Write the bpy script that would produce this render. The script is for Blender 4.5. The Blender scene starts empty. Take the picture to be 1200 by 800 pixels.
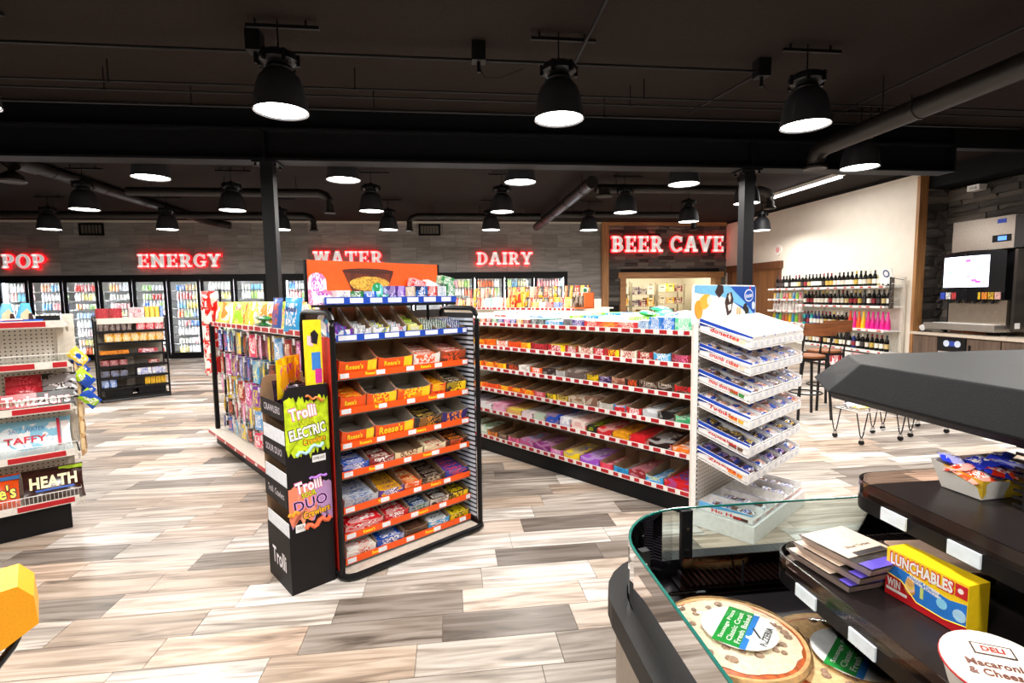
import bpy, math, random
from mathutils import Matrix, Vector
from math import sin, cos, pi, radians, atan2, hypot
rnd = random.Random(7)
sc = bpy.context.scene
C = sc.collection
# ------------------------------------------------------------------ camera
yaw, pit, rol, CH = .1180, .0864, .0135, 1.5
fw = Vector((sin(yaw)*cos(pit), cos(yaw)*cos(pit), -sin(pit)))
rt = Vector((cos(yaw), -sin(yaw), 0)); dn = fw.cross(rt)
r2 = rt*cos(rol)+dn*sin(rol); d2 = -rt*sin(rol)+dn*cos(rol)
cam = bpy.data.objects.new('camera', bpy.data.cameras.new('camera')); C.objects.link(cam)
cam.data.lens = 608/1200*36; cam.data.sensor_width = 36; cam.data.clip_start = .05
cam.matrix_world = Matrix(((r2.x, -d2.x, -fw.x, 0), (r2.y, -d2.y, -fw.y, 0), (r2.z, -d2.z, -fw.z, CH), (0, 0, 0, 1)))
sc.camera = cam
# ------------------------------------------------------------------ world and exposure
w = bpy.data.worlds.new('world'); sc.world = w; w.use_nodes = True
w.node_tree.nodes['Background'].inputs[0].default_value = (1, .97, .94, 1)
w.node_tree.nodes['Background'].inputs[1].default_value = .02
sc.view_settings.view_transform = 'Standard'; sc.view_settings.look = 'None'
sc.view_settings.exposure = 0.5; sc.view_settings.gamma = 1
sc.cycles.use_denoising = True
sc.cycles.max_bounces = 7; sc.cycles.transparent_max_bounces = 12; sc.cycles.sample_clamp_indirect = 6
LAMP_W = 33           # watts of each pendant lamp
LAMP_GLOW = 14
COOLER_W = 75.0

# ------------------------------------------------------------------ materials
def lin(h):
    h = h.lstrip('#'); o = []
    for i in (0, 2, 4):
        v = int(h[i:i+2], 16)/255
        o.append(v/12.92 if v <= .04045 else ((v+.055)/1.055)**2.4)
    return (*o, 1)
def nt(name):
    m = bpy.data.materials.new(name); m.use_nodes = True
    t = m.node_tree; return m, t, t.nodes['Principled BSDF']
def N(t, k, **a):
    n = t.nodes.new(k)
    for q, v in a.items(): setattr(n, q, v)
    return n
def ramp(t, fac, stops, interp='LINEAR'):
    r = N(t, 'ShaderNodeValToRGB'); r.color_ramp.interpolation = interp
    e = r.color_ramp.elements
    while len(e) < len(stops): e.new(.5)
    for i, (p, c) in enumerate(stops):
        e[i].position = p; e[i].color = lin(c) if isinstance(c, str) else c
    t.links.new(fac, r.inputs[0]); return r.outputs[0]
MC = {}
def mat(col, rough=.5, metal=0., bump=0., bs=40., var=.06, coat=0.):
    k = ('m', col, rough, metal, bump, bs, var, coat)
    if k in MC: return MC[k]
    m, t, b = nt('m'+col.strip('#')); c = lin(col)
    tc = N(t, 'ShaderNodeTexCoord'); n = N(t, 'ShaderNodeTexNoise'); n.inputs['Scale'].default_value = bs
    t.links.new(tc.outputs['Object'], n.inputs['Vector'])
    lo = tuple(max(0, x*(1-var)) for x in c[:3])+(1,); hi = tuple(min(1, x*(1+var)) for x in c[:3])+(1,)
    t.links.new(ramp(t, n.outputs['Fac'], [(.35, lo), (.65, hi)]), b.inputs['Base Color'])
    b.inputs['Roughness'].default_value = rough; b.inputs['Metallic'].default_value = metal
    if metal == 0 and max(c[:3]) < .022: b.inputs['Specular IOR Level'].default_value = .18
    if coat: b.inputs['Coat Weight'].default_value = coat
    if bump:
        bp = N(t, 'ShaderNodeBump'); bp.inputs['Strength'].default_value = bump; bp.inputs['Distance'].default_value = .004
        t.links.new(n.outputs['Fac'], bp.inputs['Height']); t.links.new(bp.outputs[0], b.inputs['Normal'])
    MC[k] = m; return m
def emit(col, s):
    k = ('e', col, s)
    if k in MC: return MC[k]
    m, t, b = nt('glow'); b.inputs['Base Color'].default_value = lin(col)
    b.inputs['Emission Color'].default_value = lin(col); b.inputs['Emission Strength'].default_value = s
    MC[k] = m; return m
def wrap(base, txt, third=None, rough=.32, sc_=1., metal=0., thr=.52):
    """printed wrapper: base colour with patches of fine lettering-like print and larger blotches of a third colour"""
    k = ('w', base, txt, third, rough, sc_, metal, thr)
    if k in MC: return MC[k]
    m, t, b = nt('wrapper'); tc = N(t, 'ShaderNodeTexCoord'); oi = N(t, 'ShaderNodeObjectInfo')
    ml = N(t, 'ShaderNodeMath', operation='MULTIPLY'); ml.inputs[1].default_value = 9; t.links.new(oi.outputs['Random'], ml.inputs[0])
    def noise(vec, sx, sy, sz, det):
        mp = N(t, 'ShaderNodeMapping'); mp.inputs['Scale'].default_value = (sx, sy, sz); t.links.new(vec, mp.inputs['Vector'])
        n = N(t, 'ShaderNodeTexNoise', noise_dimensions='4D'); n.inputs['Scale'].default_value = 1; n.inputs['Detail'].default_value = det
        t.links.new(ml.outputs[0], n.inputs['W']); t.links.new(mp.outputs[0], n.inputs['Vector']); return n.outputs['Fac']
    G = tc.outputs['Generated']
    fine = ramp(t, noise(G, 15*sc_, 8*sc_, 8*sc_, 1), [(0, '#000000'), (.5, '#ffffff')], 'CONSTANT')
    sp = N(t, 'ShaderNodeSeparateXYZ'); t.links.new(G, sp.inputs[0])
    def band(o, lo, hi):   # 1 inside lo..hi of the generated axis, and on the end faces themselves
        s1 = N(t, 'ShaderNodeMath', operation='SUBTRACT'); s1.inputs[1].default_value = .5; t.links.new(o, s1.inputs[0])
        ab = N(t, 'ShaderNodeMath', operation='ABSOLUTE'); t.links.new(s1.outputs[0], ab.inputs[0])
        lt = N(t, 'ShaderNodeMath', operation='LESS_THAN'); lt.inputs[1].default_value = lo; t.links.new(ab.outputs[0], lt.inputs[0])
        gt = N(t, 'ShaderNodeMath', operation='GREATER_THAN'); gt.inputs[1].default_value = hi; t.links.new(ab.outputs[0], gt.inputs[0])
        mxx = N(t, 'ShaderNodeMath', operation='MAXIMUM'); t.links.new(lt.outputs[0], mxx.inputs[0]); t.links.new(gt.outputs[0], mxx.inputs[1]); return mxx.outputs[0]
    mk = N(t, 'ShaderNodeMath', operation='MULTIPLY'); t.links.new(band(sp.outputs[0], .3, .497), mk.inputs[0]); t.links.new(band(sp.outputs[1], .33, .497), mk.inputs[1])
    mk2 = N(t, 'ShaderNodeMath', operation='MULTIPLY'); t.links.new(mk.outputs[0], mk2.inputs[0]); t.links.new(fine, mk2.inputs[1])
    coarse = ramp(t, noise(G, 2.2*sc_, 2.2*sc_, 2.2*sc_, 0), [(0, '#000000'), (thr, '#ffffff')], 'CONSTANT')
    mk3 = N(t, 'ShaderNodeMath', operation='MULTIPLY'); t.links.new(mk2.outputs[0], mk3.inputs[0])
    inv = N(t, 'ShaderNodeMath', operation='SUBTRACT'); inv.inputs[0].default_value = 1; t.links.new(coarse, inv.inputs[1]); t.links.new(inv.outputs[0], mk3.inputs[1])
    mx = N(t, 'ShaderNodeMix', data_type='RGBA'); mx.inputs[6].default_value = lin(base)
    c3 = lin(third) if third else tuple(lin(base)[i]*.65+lin(txt)[i]*.35 for i in range(3))+(1,)
    mx.inputs[7].default_value = c3; t.links.new(coarse, mx.inputs[0])
    mx2 = N(t, 'ShaderNodeMix', data_type='RGBA'); mx2.inputs[7].default_value = lin(txt)
    t.links.new(mx.outputs[2], mx2.inputs[6]); t.links.new(mk3.outputs[0], mx2.inputs[0])
    t.links.new(mx2.outputs[2], b.inputs['Base Color'])
    b.inputs['Roughness'].default_value = rough; b.inputs['Metallic'].default_value = metal
    bp = N(t, 'ShaderNodeBump'); bp.inputs['Strength'].default_value = .35; bp.inputs['Distance'].default_value = .004
    n3 = N(t, 'ShaderNodeTexNoise'); n3.inputs['Scale'].default_value = 60; t.links.new(tc.outputs['Object'], n3.inputs['Vector'])
    t.links.new(n3.outputs['Fac'], bp.inputs['Height']); t.links.new(bp.outputs[0], b.inputs['Normal'])
    MC[k] = m; return m
def wood(c1, c2, axis=2, rough=.5):
    k = ('wd', c1, c2, axis)
    if k in MC: return MC[k]
    m, t, b = nt('timber'); tc = N(t, 'ShaderNodeTexCoord'); mp = N(t, 'ShaderNodeMapping')
    s = [22, 22, 22]; s[axis] = 1.6; mp.inputs['Scale'].default_value = s
    t.links.new(tc.outputs['Object'], mp.inputs['Vector'])
    n = N(t, 'ShaderNodeTexNoise'); n.inputs['Scale'].default_value = 1; n.inputs['Detail'].default_value = 5; n.inputs['Distortion'].default_value = .6
    t.links.new(mp.outputs[0], n.inputs['Vector'])
    t.links.new(ramp(t, n.outputs['Fac'], [(.3, c1), (.7, c2)]), b.inputs['Base Color']); b.inputs['Roughness'].default_value = rough
    MC[k] = m; return m
def glass(tint='#ffffff', k0=.05, gr=.02, ior=1.4):
    k = ('g', tint, k0, gr, ior)
    if k in MC: return MC[k]
    m, t, b = nt('glass'); t.nodes.remove(b)
    tr = N(t, 'ShaderNodeBsdfTransparent'); tr.inputs[0].default_value = lin(tint)
    gl = N(t, 'ShaderNodeBsdfGlossy'); gl.inputs['Roughness'].default_value = gr
    lw = N(t, 'ShaderNodeFresnel'); lw.inputs[0].default_value = ior
    ad = N(t, 'ShaderNodeMath', operation='ADD'); ad.inputs[1].default_value = k0-.03
    ms = N(t, 'ShaderNodeMixShader'); t.links.new(lw.outputs[0], ad.inputs[0]); t.links.new(ad.outputs[0], ms.inputs[0])
    t.links.new(tr.outputs[0], ms.inputs[1]); t.links.new(gl.outputs[0], ms.inputs[2])
    t.links.new(ms.outputs[0], t.nodes['Material Output'].inputs[0]); MC[k] = m; return m
def plank_mat():
    m, t, b = nt('floor tile planks'); at = N(t, 'ShaderNodeAttribute'); at.attribute_name = 'tone'
    g = N(t, 'ShaderNodeNewGeometry'); sep = N(t, 'ShaderNodeSeparateXYZ'); t.links.new(g.outputs['Position'], sep.inputs[0])
    cb = N(t, 'ShaderNodeCombineXYZ')
    a = N(t, 'ShaderNodeMath', operation='MULTIPLY'); a.inputs[1].default_value = 1.5; t.links.new(sep.outputs[0], a.inputs[0])
    bb = N(t, 'ShaderNodeMath', operation='MULTIPLY'); bb.inputs[1].default_value = 17; t.links.new(sep.outputs[1], bb.inputs[0])
    c = N(t, 'ShaderNodeMath', operation='MULTIPLY'); c.inputs[1].default_value = 37; t.links.new(at.outputs['Fac'], c.inputs[0])
    for i, q in enumerate((a, bb, c)): t.links.new(q.outputs[0], cb.inputs[i])
    n = N(t, 'ShaderNodeTexNoise'); n.inputs['Scale'].default_value = 1; n.inputs['Detail'].default_value = 5; n.inputs['Distortion'].default_value = 1.2
    t.links.new(cb.outputs[0], n.inputs['Vector'])
    tone = ramp(t, at.outputs['Fac'], [(0, '#776f69'), (.16, '#938a82'), (.3, '#bba897'), (.42, '#a39b93'), (.56, '#c6beb6'), (.7, '#cfb9a8'), (.85, '#d5cfca'), (1, '#e0dbd7')])
    mx = N(t, 'ShaderNodeMix', data_type='RGBA', blend_type='MULTIPLY'); mx.inputs[0].default_value = 1
    t.links.new(tone, mx.inputs[6])
    t.links.new(ramp(t, n.outputs['Fac'], [(.3, '#8a8581'), (.47, '#d8d3cd'), (.62, '#ffffff')]), mx.inputs[7])
    t.links.new(mx.outputs[2], b.inputs['Base Color']); b.inputs['Roughness'].default_value = .38
    return m
def peg_mat():
    m, t, b = nt('pegboard'); tc = N(t, 'ShaderNodeTexCoord'); sp = N(t, 'ShaderNodeSeparateXYZ'); t.links.new(tc.outputs['Object'], sp.inputs[0])
    def cell(o):
        a = N(t, 'ShaderNodeMath', operation='MULTIPLY'); a.inputs[1].default_value = 1/.0265; t.links.new(o, a.inputs[0])
        f = N(t, 'ShaderNodeMath', operation='FRACT'); t.links.new(a.outputs[0], f.inputs[0])
        s = N(t, 'ShaderNodeMath', operation='SUBTRACT'); s.inputs[1].default_value = .5; t.links.new(f.outputs[0], s.inputs[0])
        p = N(t, 'ShaderNodeMath', operation='POWER'); p.inputs[1].default_value = 2; t.links.new(s.outputs[0], p.inputs[0]); return p.outputs[0]
    ad = N(t, 'ShaderNodeMath', operation='ADD'); t.links.new(cell(sp.outputs[0]), ad.inputs[0]); t.links.new(cell(sp.outputs[2]), ad.inputs[1])
    t.links.new(ramp(t, ad.outputs[0], [(0, '#3a3632'), (.028, '#ded8cf')], 'CONSTANT'), b.inputs['Base Color'])
    b.inputs['Roughness'].default_value = .5; return m
BLACK = mat('#141416', .45); BLACKM = mat('#1b1b1d', .35, .6); WHITE = mat('#eceae6', .4); CARD = mat('#9c7f63', .8, 0, .1, 60)
CREAM = mat('#ddd7cb', .5); RED = mat('#b3131f', .4); STEEL = mat('#b9b6b0', .28, .9); CHROME = mat('#c9c9c9', .18, 1)
DUCT = mat('#221e1c', .45, .3, .1, 9); CEIL = mat('#211916', .95, 0, .5, 60, .15); GREYCARD = mat('#a89f92', .8)
CLEAR = glass('#f6f8f8', .06); GLASS = glass('#edf6f4', .06); TEAL = mat('#0d5f55', .2); FIR = wood('#bb8854', '#8c5f39'); FIRX = wood('#bb8854', '#8c5f39', 0)
PEG = peg_mat(); ORANGE = mat('#f4560c', .4); BLUE = mat('#1446b8', .4); TAG = mat('#e9edf2', .4)

# ------------------------------------------------------------------ mesh building
class MB:
    def __init__(s): s.v = []; s.f = []; s.m = []
    def add(s, vs, fs, mi=0):
        o = len(s.v); s.v += [tuple(v) for v in vs]; s.f += [tuple(o+i for i in f) for f in fs]; s.m += [mi]*len(fs); return s
    def box(s, x0, x1, y0, y1, z0, z1, mi=0, M=None):
        vs = [Vector((x, y, z)) for z in (z0, z1) for x, y in ((x0, y0), (x1, y0), (x1, y1), (x0, y1))]
        if M: vs = [M @ v for v in vs]
        return s.add(vs, [(3, 2, 1, 0), (4, 5, 6, 7), (0, 1, 5, 4), (1, 2, 6, 5), (2, 3, 7, 6), (3, 0, 4, 7)], mi)
    def prism(s, poly, a, b, ax='y', mi=0, mi2=None, M=None):
        """polygon extruded along ax from a to b; poly in the other two axes; mi2 for every face but the one at a"""
        def P(p, q): return {'y': (p[0], q, p[1]), 'x': (q, p[0], p[1]), 'z': (p[0], p[1], q)}[ax]
        n = len(poly); vs = [Vector(P(p, a)) for p in poly]+[Vector(P(p, b)) for p in poly]
        if M: vs = [M @ v for v in vs]
        m2 = mi if mi2 is None else mi2
        s.add(vs, [tuple(range(n))], mi); o = len(s.v)-2*n
        s.f += [tuple(o+n+i for i in reversed(range(n)))]+[(o+i, o+n+i, o+n+(i+1) % n, o+(i+1) % n) for i in range(n)]; s.m += [m2]*(n+1)
        return s
    def tube(s, pts, r, n=8, mi=0, closed=False):
        pts = [Vector(p) for p in pts]; k = len(pts); rings = []
        for i, p in enumerate(pts):
            a = pts[(i-1) % k] if (i or closed) else p; b = pts[(i+1) % k] if (i < k-1 or closed) else p
            d = (b-a).normalized(); u = d.cross(Vector((0, 0, 1)))
            if u.length < .05: u = d.cross(Vector((0, 1, 0)))
            u.normalize(); v = d.cross(u)
            rr = r[i] if isinstance(r, (list, tuple)) else r
            rings.append([p+u*(rr*cos(2*pi*j/n))+v*(rr*sin(2*pi*j/n)) for j in range(n)])
        fs = []
        for i in range(k if closed else k-1):
            q = (i+1) % k
            for j in range(n): fs.append((i*n+j, i*n+(j+1) % n, q*n+(j+1) % n, q*n+j))
        if not closed: fs += [tuple(range(n-1, -1, -1)), tuple((k-1)*n+j for j in range(n))]
        return s.add([v for rg in rings for v in rg], fs, mi)
    def lathe(s, prof, n=16, c=(0, 0), mi=0, cap=True):
        vs = [(c[0]+r*cos(2*pi*j/n), c[1]+r*sin(2*pi*j/n), z) for r, z in prof for j in range(n)]
        fs = [(i*n+j, i*n+(j+1) % n, (i+1)*n+(j+1) % n, (i+1)*n+j) for i in range(len(prof)-1) for j in range(n)]
        if cap: fs += [tuple(range(n-1, -1, -1)), tuple((len(prof)-1)*n+j for j in range(n))]
        return s.add(vs, fs, mi)
    def mesh(s, name, mats=(), smooth=False):
        me = bpy.data.meshes.new(name); me.from_pydata(s.v, [], s.f); me.polygons.foreach_set('material_index', s.m)
        for m in (mats if isinstance(mats, (list, tuple)) else (mats,)): me.materials.append(m)
        if smooth:
            me.shade_smooth(); me.set_sharp_from_angle(angle=radians(38))
        me.update(); return me
    def build(s, name, mats, parent=None, smooth=False, M=None):
        return obj(name, s.mesh(name, mats, smooth), parent, M)
def obj(name, me, parent=None, M=None, m=None):
    o = bpy.data.objects.new(name, me); C.objects.link(o)
    if parent: o.parent = parent
    if M is not None:
        if parent: o.matrix_local = M
        else: o.matrix_world = M
    if m is not None:
        o.material_slots[0].link = 'OBJECT'; o.material_slots[0].material = m
    return o
def tag(o, label=None, cat=None, group=None, kind=None):
    if label: o['label'] = label
    if cat: o['category'] = cat
    if group: o['group'] = group
    if kind: o['kind'] = kind
    return o
def thing(name, label, cat, M=None, group=None):
    return tag(obj(name, None, None, M if M is not None else Matrix()), label, cat, group)
def struct(o): o['kind'] = 'structure'; return o
def T(x, y, z): return Matrix.Translation((x, y, z))
def RZ(a): return Matrix.Rotation(a, 4, 'Z')
def RX(a): return Matrix.Rotation(a, 4, 'X')
def RY(a): return Matrix.Rotation(a, 4, 'Y')
def frame(x, y, deg): return T(x, y, 0) @ RZ(radians(deg))
def bx(name, b, m, parent=None, M=None, label=None):
    o = MB().box(*b).build(name, m, parent, False, M)
    if label: o['label'] = label
    return o
TX = {}
def text(s, size, depth=.0006, bold=0., sx=1.):
    k = (s, size, depth, bold, sx)
    if k in TX: return TX[k]
    cu = bpy.data.curves.new('t', 'FONT'); cu.body = s; cu.size = size; cu.extrude = depth; cu.align_x = 'CENTER'; cu.align_y = 'CENTER'
    cu.resolution_u = 2; cu.offset = bold; cu.space_character = 1.+bold*1.2/size if size else 1
    o = bpy.data.objects.new('t', cu); C.objects.link(o)
    me = bpy.data.meshes.new_from_object(o.evaluated_get(bpy.context.evaluated_depsgraph_get()))
    bpy.data.objects.remove(o); me.transform(Matrix.Diagonal((sx, 1, 1, 1))); TX[k] = me; return me
def put_text(s, size, m, parent, M, bold=0., depth=.0006, sx=1., name='lettering'):
    me = text(s, size, depth, bold, sx)
    if not me.materials: me.materials.append(m)
    o = obj(name, me, parent, M); o.material_slots[0].link = 'OBJECT'; o.material_slots[0].material = m; return o
def fit(s, w, h, m, parent, M, bold=.0, depth=.0003, name='lettering'):
    k = ('fit', s, round(w, 4), round(h, 4), bold)
    if k not in TX:
        me = text(s, 1., 0.0, bold).copy(); xs = [v.co.x for v in me.vertices]; ys = [v.co.y for v in me.vertices]
        kx = w/(max(xs)-min(xs)); ky = h/(max(ys)-min(ys)); cx = (max(xs)+min(xs))/2; cy = (max(ys)+min(ys))/2
        me.transform(Matrix.Diagonal((kx, ky, 1, 1)) @ T(-cx, -cy, 0)); TX[k] = me
        if not me.materials: me.materials.append(m)
    o = obj(name, TX[k], parent, M); o.material_slots[0].link = 'OBJECT'; o.material_slots[0].material = m; return o
UP = RX(pi/2)   # text standing in the xz plane, read from -y
def pillow(w, h, t, nx=4, ny=4, crimp=.06, seed=0, wob=.0):
    """soft sealed packet, w along x, h along y, t thick along z, lying centred on z = t/2"""
    r = random.Random(seed); g = MB(); n1, n2 = nx+1, ny+1; vs = []
    for sgn in (1, -1):
        for j in range(n2):
            for i in range(n1):
                u, v = i/nx, j/ny; a = (sin(pi*min(1, max(0, u))))**.5 if 0 < u < 1 else 0
                b = (sin(pi*v))**.45 if 0 < v < 1 else 0
                e = 1 if 0 < i < nx and 0 < j < ny else 0
                vs.append(((u-.5)*w*(1-.05*b), (v-.5)*h, t/2+sgn*(t/2*a*b)*(1+wob*r.uniform(-1, .4)*e)))
    fs = []
    for j in range(ny):
        for i in range(nx):
            a = j*n1+i; fs.append((a, a+1, a+n1+1, a+n1)); k = n1*n2+a; fs.append((k+n1, k+n1+1, k+1, k))
    g.add(vs, fs); return g
MESH = {}
def shared(key, fn):
    if key not in MESH: MESH[key] = fn()
    return MESH[key]
def bar_mesh(w=.035, l=.13, t=.016):
    k = ('bar', round(w, 3), round(l, 3), round(t, 3))
    def f():
        g = MB(); x, y = w/2, l/2; e = .10*l
        vs = [(-x, -y, t*.45), (x, -y, t*.45), (-x*.95, -y+e, t), (x*.95, -y+e, t), (-x*.95, y-e, t), (x*.95, y-e, t), (-x, y, t*.45), (x, y, t*.45),
              (-x*.98, -y+e, 0), (x*.98, -y+e, 0), (-x*.98, y-e, 0), (x*.98, y-e, 0)]
        g.add(vs, [(0, 1, 3, 2), (2, 3, 5, 4), (4, 5, 7, 6), (1, 0, 8, 9), (9, 8, 10, 11), (11, 10, 6, 7), (0, 2, 8), (2, 4, 10, 8), (4, 6, 10), (3, 1, 9), (5, 3, 9, 11), (7, 5, 11)])
        return g.mesh('candy_bar', [WHITE], True)
    return shared(k, f)
def bag_mesh(w, h, t, seed=0):
    return shared(('bag', w, h, t, seed), lambda: pillow(w, h, t, 5, 6, seed=seed, wob=.25).mesh('bag', [WHITE], True))
SEEN = {}
ORD = ['first', 'second', 'third', 'fourth', 'fifth', 'sixth', 'seventh', 'eighth', 'ninth', 'tenth', 'eleventh', 'twelfth', 'thirteenth', 'fourteenth', 'fifteenth', 'sixteenth', 'seventeenth', 'eighteenth', 'nineteenth', 'twentieth', 'twenty-first', 'twenty-second', 'twenty-third', 'twenty-fourth']

# ================================================================== SETTING
YB, XW, YT, XR, ZC, ZW = 14.49, 8.04, 8.2, 8.6, 3.56, 3.53
PM = plank_mat()
fl = struct(bx('floor', (-14, 8.7, -4, YB+.8, -.06, -.004), mat('#6f6760', .8)))
planks = []
row = 0; y = -1.03
while y < YB:
    off = (row*.203+(.31 if row % 2 else 0)) % .61
    x = -13.9-off
    while x < 8.5:
        planks.append((x, y)); x += .61
    y += .2; row += 1
def campx(x, y, z=0):
    p = Vector((x, y, z-CH)); c = (p.dot(r2), p.dot(d2), p.dot(fw))
    return (600+608*c[0]/c[2], 400+608*c[1]/c[2], c[2]) if c[2] > .1 else (9e9, 9e9, c[2])
def tone():
    return rnd.choice([.02, .1, .16, .26, .32, .42, .5, .56, .62, .7, .76, .86, .92, 1.])
near = []; far = []
for p in planks:
    px, py, d = campx(p[0]+.3, p[1]+.1)
    if -60 < px < 1100 and py < 840 and d < 7.6 and not (px > 760 and py > 650) and not (px < 60 and 360 < py < 560): near.append((d, p))
near.sort(); keep = set(p for d, p in near[:300])
def plank_geo(g, p):
    x, y = p; g.box(x+.0015, x+.6085, y+.0015, y+.1985, -.006, 0)
def tone_attr(me, tones):
    a = me.attributes.new('tone', 'FLOAT', 'FACE'); a.data.foreach_set('value', tones)
rest = MB(); rt_t = []
for p in planks:
    if p in keep:
        g = MB(); plank_geo(g, p); me = g.mesh('floor_plank', PM); tone_attr(me, [tone()]*6); obj('floor_plank', me, fl)
    elif campx(p[0]+.3, p[1]+.1)[2] > -1 or True:
        plank_geo(rest, p); rt_t += [tone()]*6
me = rest.mesh('floor_planks', PM); tone_attr(me, rt_t); tag(obj('floor_planks', me, fl), kind='stuff')

struct(bx('ceiling', (-14, 8.8, -4, YB+.2, ZC, ZC+.1), CEIL))
struct(bx('wall_left', (-14.15, -14, -4, YB, 0, ZC), mat('#8c8780', .8)))
struct(bx('wall_front', (-14, 8.8, -4.15, -4, 0, ZC), mat('#b8b2aa', .8)))
# back wall: coolers' openings below z 2.18
def tile_wall_mat():
    m, t, b = nt('grey wall tile'); tc = N(t, 'ShaderNodeTexCoord'); mp = N(t, 'ShaderNodeMapping'); mp.inputs['Scale'].default_value = (1.5, 1, 14)
    oi = N(t, 'ShaderNodeObjectInfo'); cb = N(t, 'ShaderNodeCombineXYZ'); ml = N(t, 'ShaderNodeMath', operation='MULTIPLY'); ml.inputs[1].default_value = 40
    t.links.new(oi.outputs['Random'], ml.inputs[0]); t.links.new(ml.outputs[0], cb.inputs[1]); t.links.new(cb.outputs[0], mp.inputs['Location'])
    t.links.new(tc.outputs['Object'], mp.inputs['Vector']); n = N(t, 'ShaderNodeTexNoise'); n.inputs['Scale'].default_value = 1; n.inputs['Detail'].default_value = 5
    t.links.new(mp.outputs[0], n.inputs['Vector'])
    hs = N(t, 'ShaderNodeHueSaturation'); t.links.new(ramp(t, n.outputs['Fac'], [(.3, '#7d7977'), (.7, '#a19d9a')]), hs.inputs['Color'])
    mr = N(t, 'ShaderNodeMapRange'); mr.inputs[3].default_value = .82; mr.inputs[4].default_value = 1.15
    t.links.new(oi.outputs['Random'], mr.inputs[0]); t.links.new(mr.outputs[0], hs.inputs['Value'])
    t.links.new(hs.outputs[0], b.inputs['Base Color']); b.inputs['Roughness'].default_value = .55; return m
TW = tile_wall_mat()
wb = struct(MB().box(-14, 4.3, YB+.012, YB+.2, 2.18, ZW).box(-14, 8.8, YB+.012, YB+.2, ZW, ZC+.05).box(-14, -11.25, YB+.012, YB+.2, 0, 2.18)
            .box(-4.76, -4.42, YB+.012, YB+.2, 0, 2.18).box(3.32, 4.3, YB+.012, YB+.2, 0, 2.18).build('wall_back', mat('#2b2a29', .8)))
tl = shared('walltile', lambda: MB().box(.003, .707, 0, .012, .003, .34).mesh('wall_tile', TW))
for r in range(4):
    x = -14+(-.35 if r % 2 else 0)
    while x < 4.3:
        x1 = min(x+.71, 4.3)
        if x < -14: x0 = -14
        else: x0 = x
        if x1-x0 > .69: obj('wall_tile', tl, wb, T(x0, YB, 2.18+r*.3425))
        elif x1-x0 > .03: obj('wall_tile', MB().box(x0+.003, x1-.003, YB, YB+.012, 2.183+r*.3425, 2.52+r*.3425).mesh('wall_tile', TW), wb)
        x += .71
for x0, x1, rows in ((3.32, 4.3, 6), (-4.76, -4.42, 6)):
    for r in range(rows):
        z1 = 2.177-r*.3425; obj('wall_tile', MB().box(x0+.003, x1-.003, YB, YB+.012, z1-.336, z1).mesh('wall_tile', TW), wb)
struct(bx('trim_1', (-14, 4.3, YB-.03, YB, ZW-.02, ZW+.03), mat('#cfc8bd', .6)))
struct(bx('trim_2', (4.3, 4.5, YB-.09, YB+.05, 0, 3.55), FIR))
struct(bx('trim_3', (4.5, XW, YB-.09, YB+.0, 3.46, 3.55), FIRX))
# white wall on the right with its timber end
struct(bx('wall_right', (XW, XR+.1, YT, YB+.2, 0, 3.5), mat('#ece3d6', .75, 0, 0, 5, .02)))
struct(bx('trim_4', (XW-.03, XW+.02, YT-.03, YB, 3.5, ZC), mat('#1a1716', .8)))
struct(bx('trim_5', (XW-.03, XW+.13, YT-.06, YT, 0, 3.45), FIR))
# stone walls, stone by stone
def stone_mesh(i):
    r = random.Random(i); g = MB(); a = [r.uniform(-.03, .03) for _ in range(8)]; d = [r.uniform(.015, .07) for _ in range(4)]
    g.add([(0, -d[0], 0), (1, -d[1], 0), (1, -d[2], 1), (0, -d[3], 1), (0, .02, 0), (1, .02, 0), (1, .02, 1), (0, .02, 1), (.45+a[1], -r.uniform(.03, .085), .5)],
          [(0, 1, 8), (1, 2, 8), (2, 3, 8), (3, 0, 8), (1, 5, 6, 2), (4, 0, 3, 7), (3, 2, 6, 7), (4, 5, 1, 0)])
    return g.mesh('stone', [STN])
STN = mat('#56514e', .85, 0, .8, 30, .25); STN2 = mat('#3b3836', .85, 0, .8, 30, .25); STN3 = mat('#6e6760', .85, 0, .8, 30, .2)
SM = [stone_mesh(i) for i in range(8)]
def stones(parent, M, x0, x1, z0, z1, holes=(), hh=.1, cap=300, lens=(.22, .55)):
    z = z0; n = 0
    while z < z1-.02:
        h = min(rnd.choice([hh*.7, hh, hh*1.25]), z1-z); x = x0
        while x < x1-.02:
            l = min(rnd.uniform(*lens), x1-x)
            if x1-x-l < .08: l = x1-x
            cut = False
            for a, b, c, d in holes:
                if z+h > c+.001 and z < d-.001:
                    if x < a < x+l: l = a-x
                    if a-.001 <= x < b: cut = True; l = b-x
            if not cut and l > .02 and n < cap:
                obj('stone', SM[rnd.randrange(8)], parent, M @ T(x, 0, z) @ Matrix.Diagonal((l-.004, 1, h-.004, 1)), rnd.choice([STN, STN, STN2, STN3])); n += 1
            x += l
        z += h
wbc = struct(MB().box(4.5, 5.0, YB+.02, YB+.2, 0, 3.55).box(7.72, 8.04, YB+.02, YB+.2, 0, 3.55).box(5.0, 7.72, YB+.02, YB+.2, 2.12, 3.55).build('wall_beer_cave', mat('#242120', .9)))
stones(wbc, T(0, YB, 0), 4.5, XW, 1.2, 3.46, holes=((4.86, 7.86, 0, 2.12),), hh=.105, lens=(.2, .5))
struct(MB().box(4.84, 5.01, YB-.1, YB+.2, 0, 1.97).box(7.7, 7.86, YB-.1, YB+.2, 0, 1.97).box(4.78, 7.95, YB-.12, YB+.2, 1.97, 2.14).build('door_frame_beer_cave', FIRX))
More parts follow.
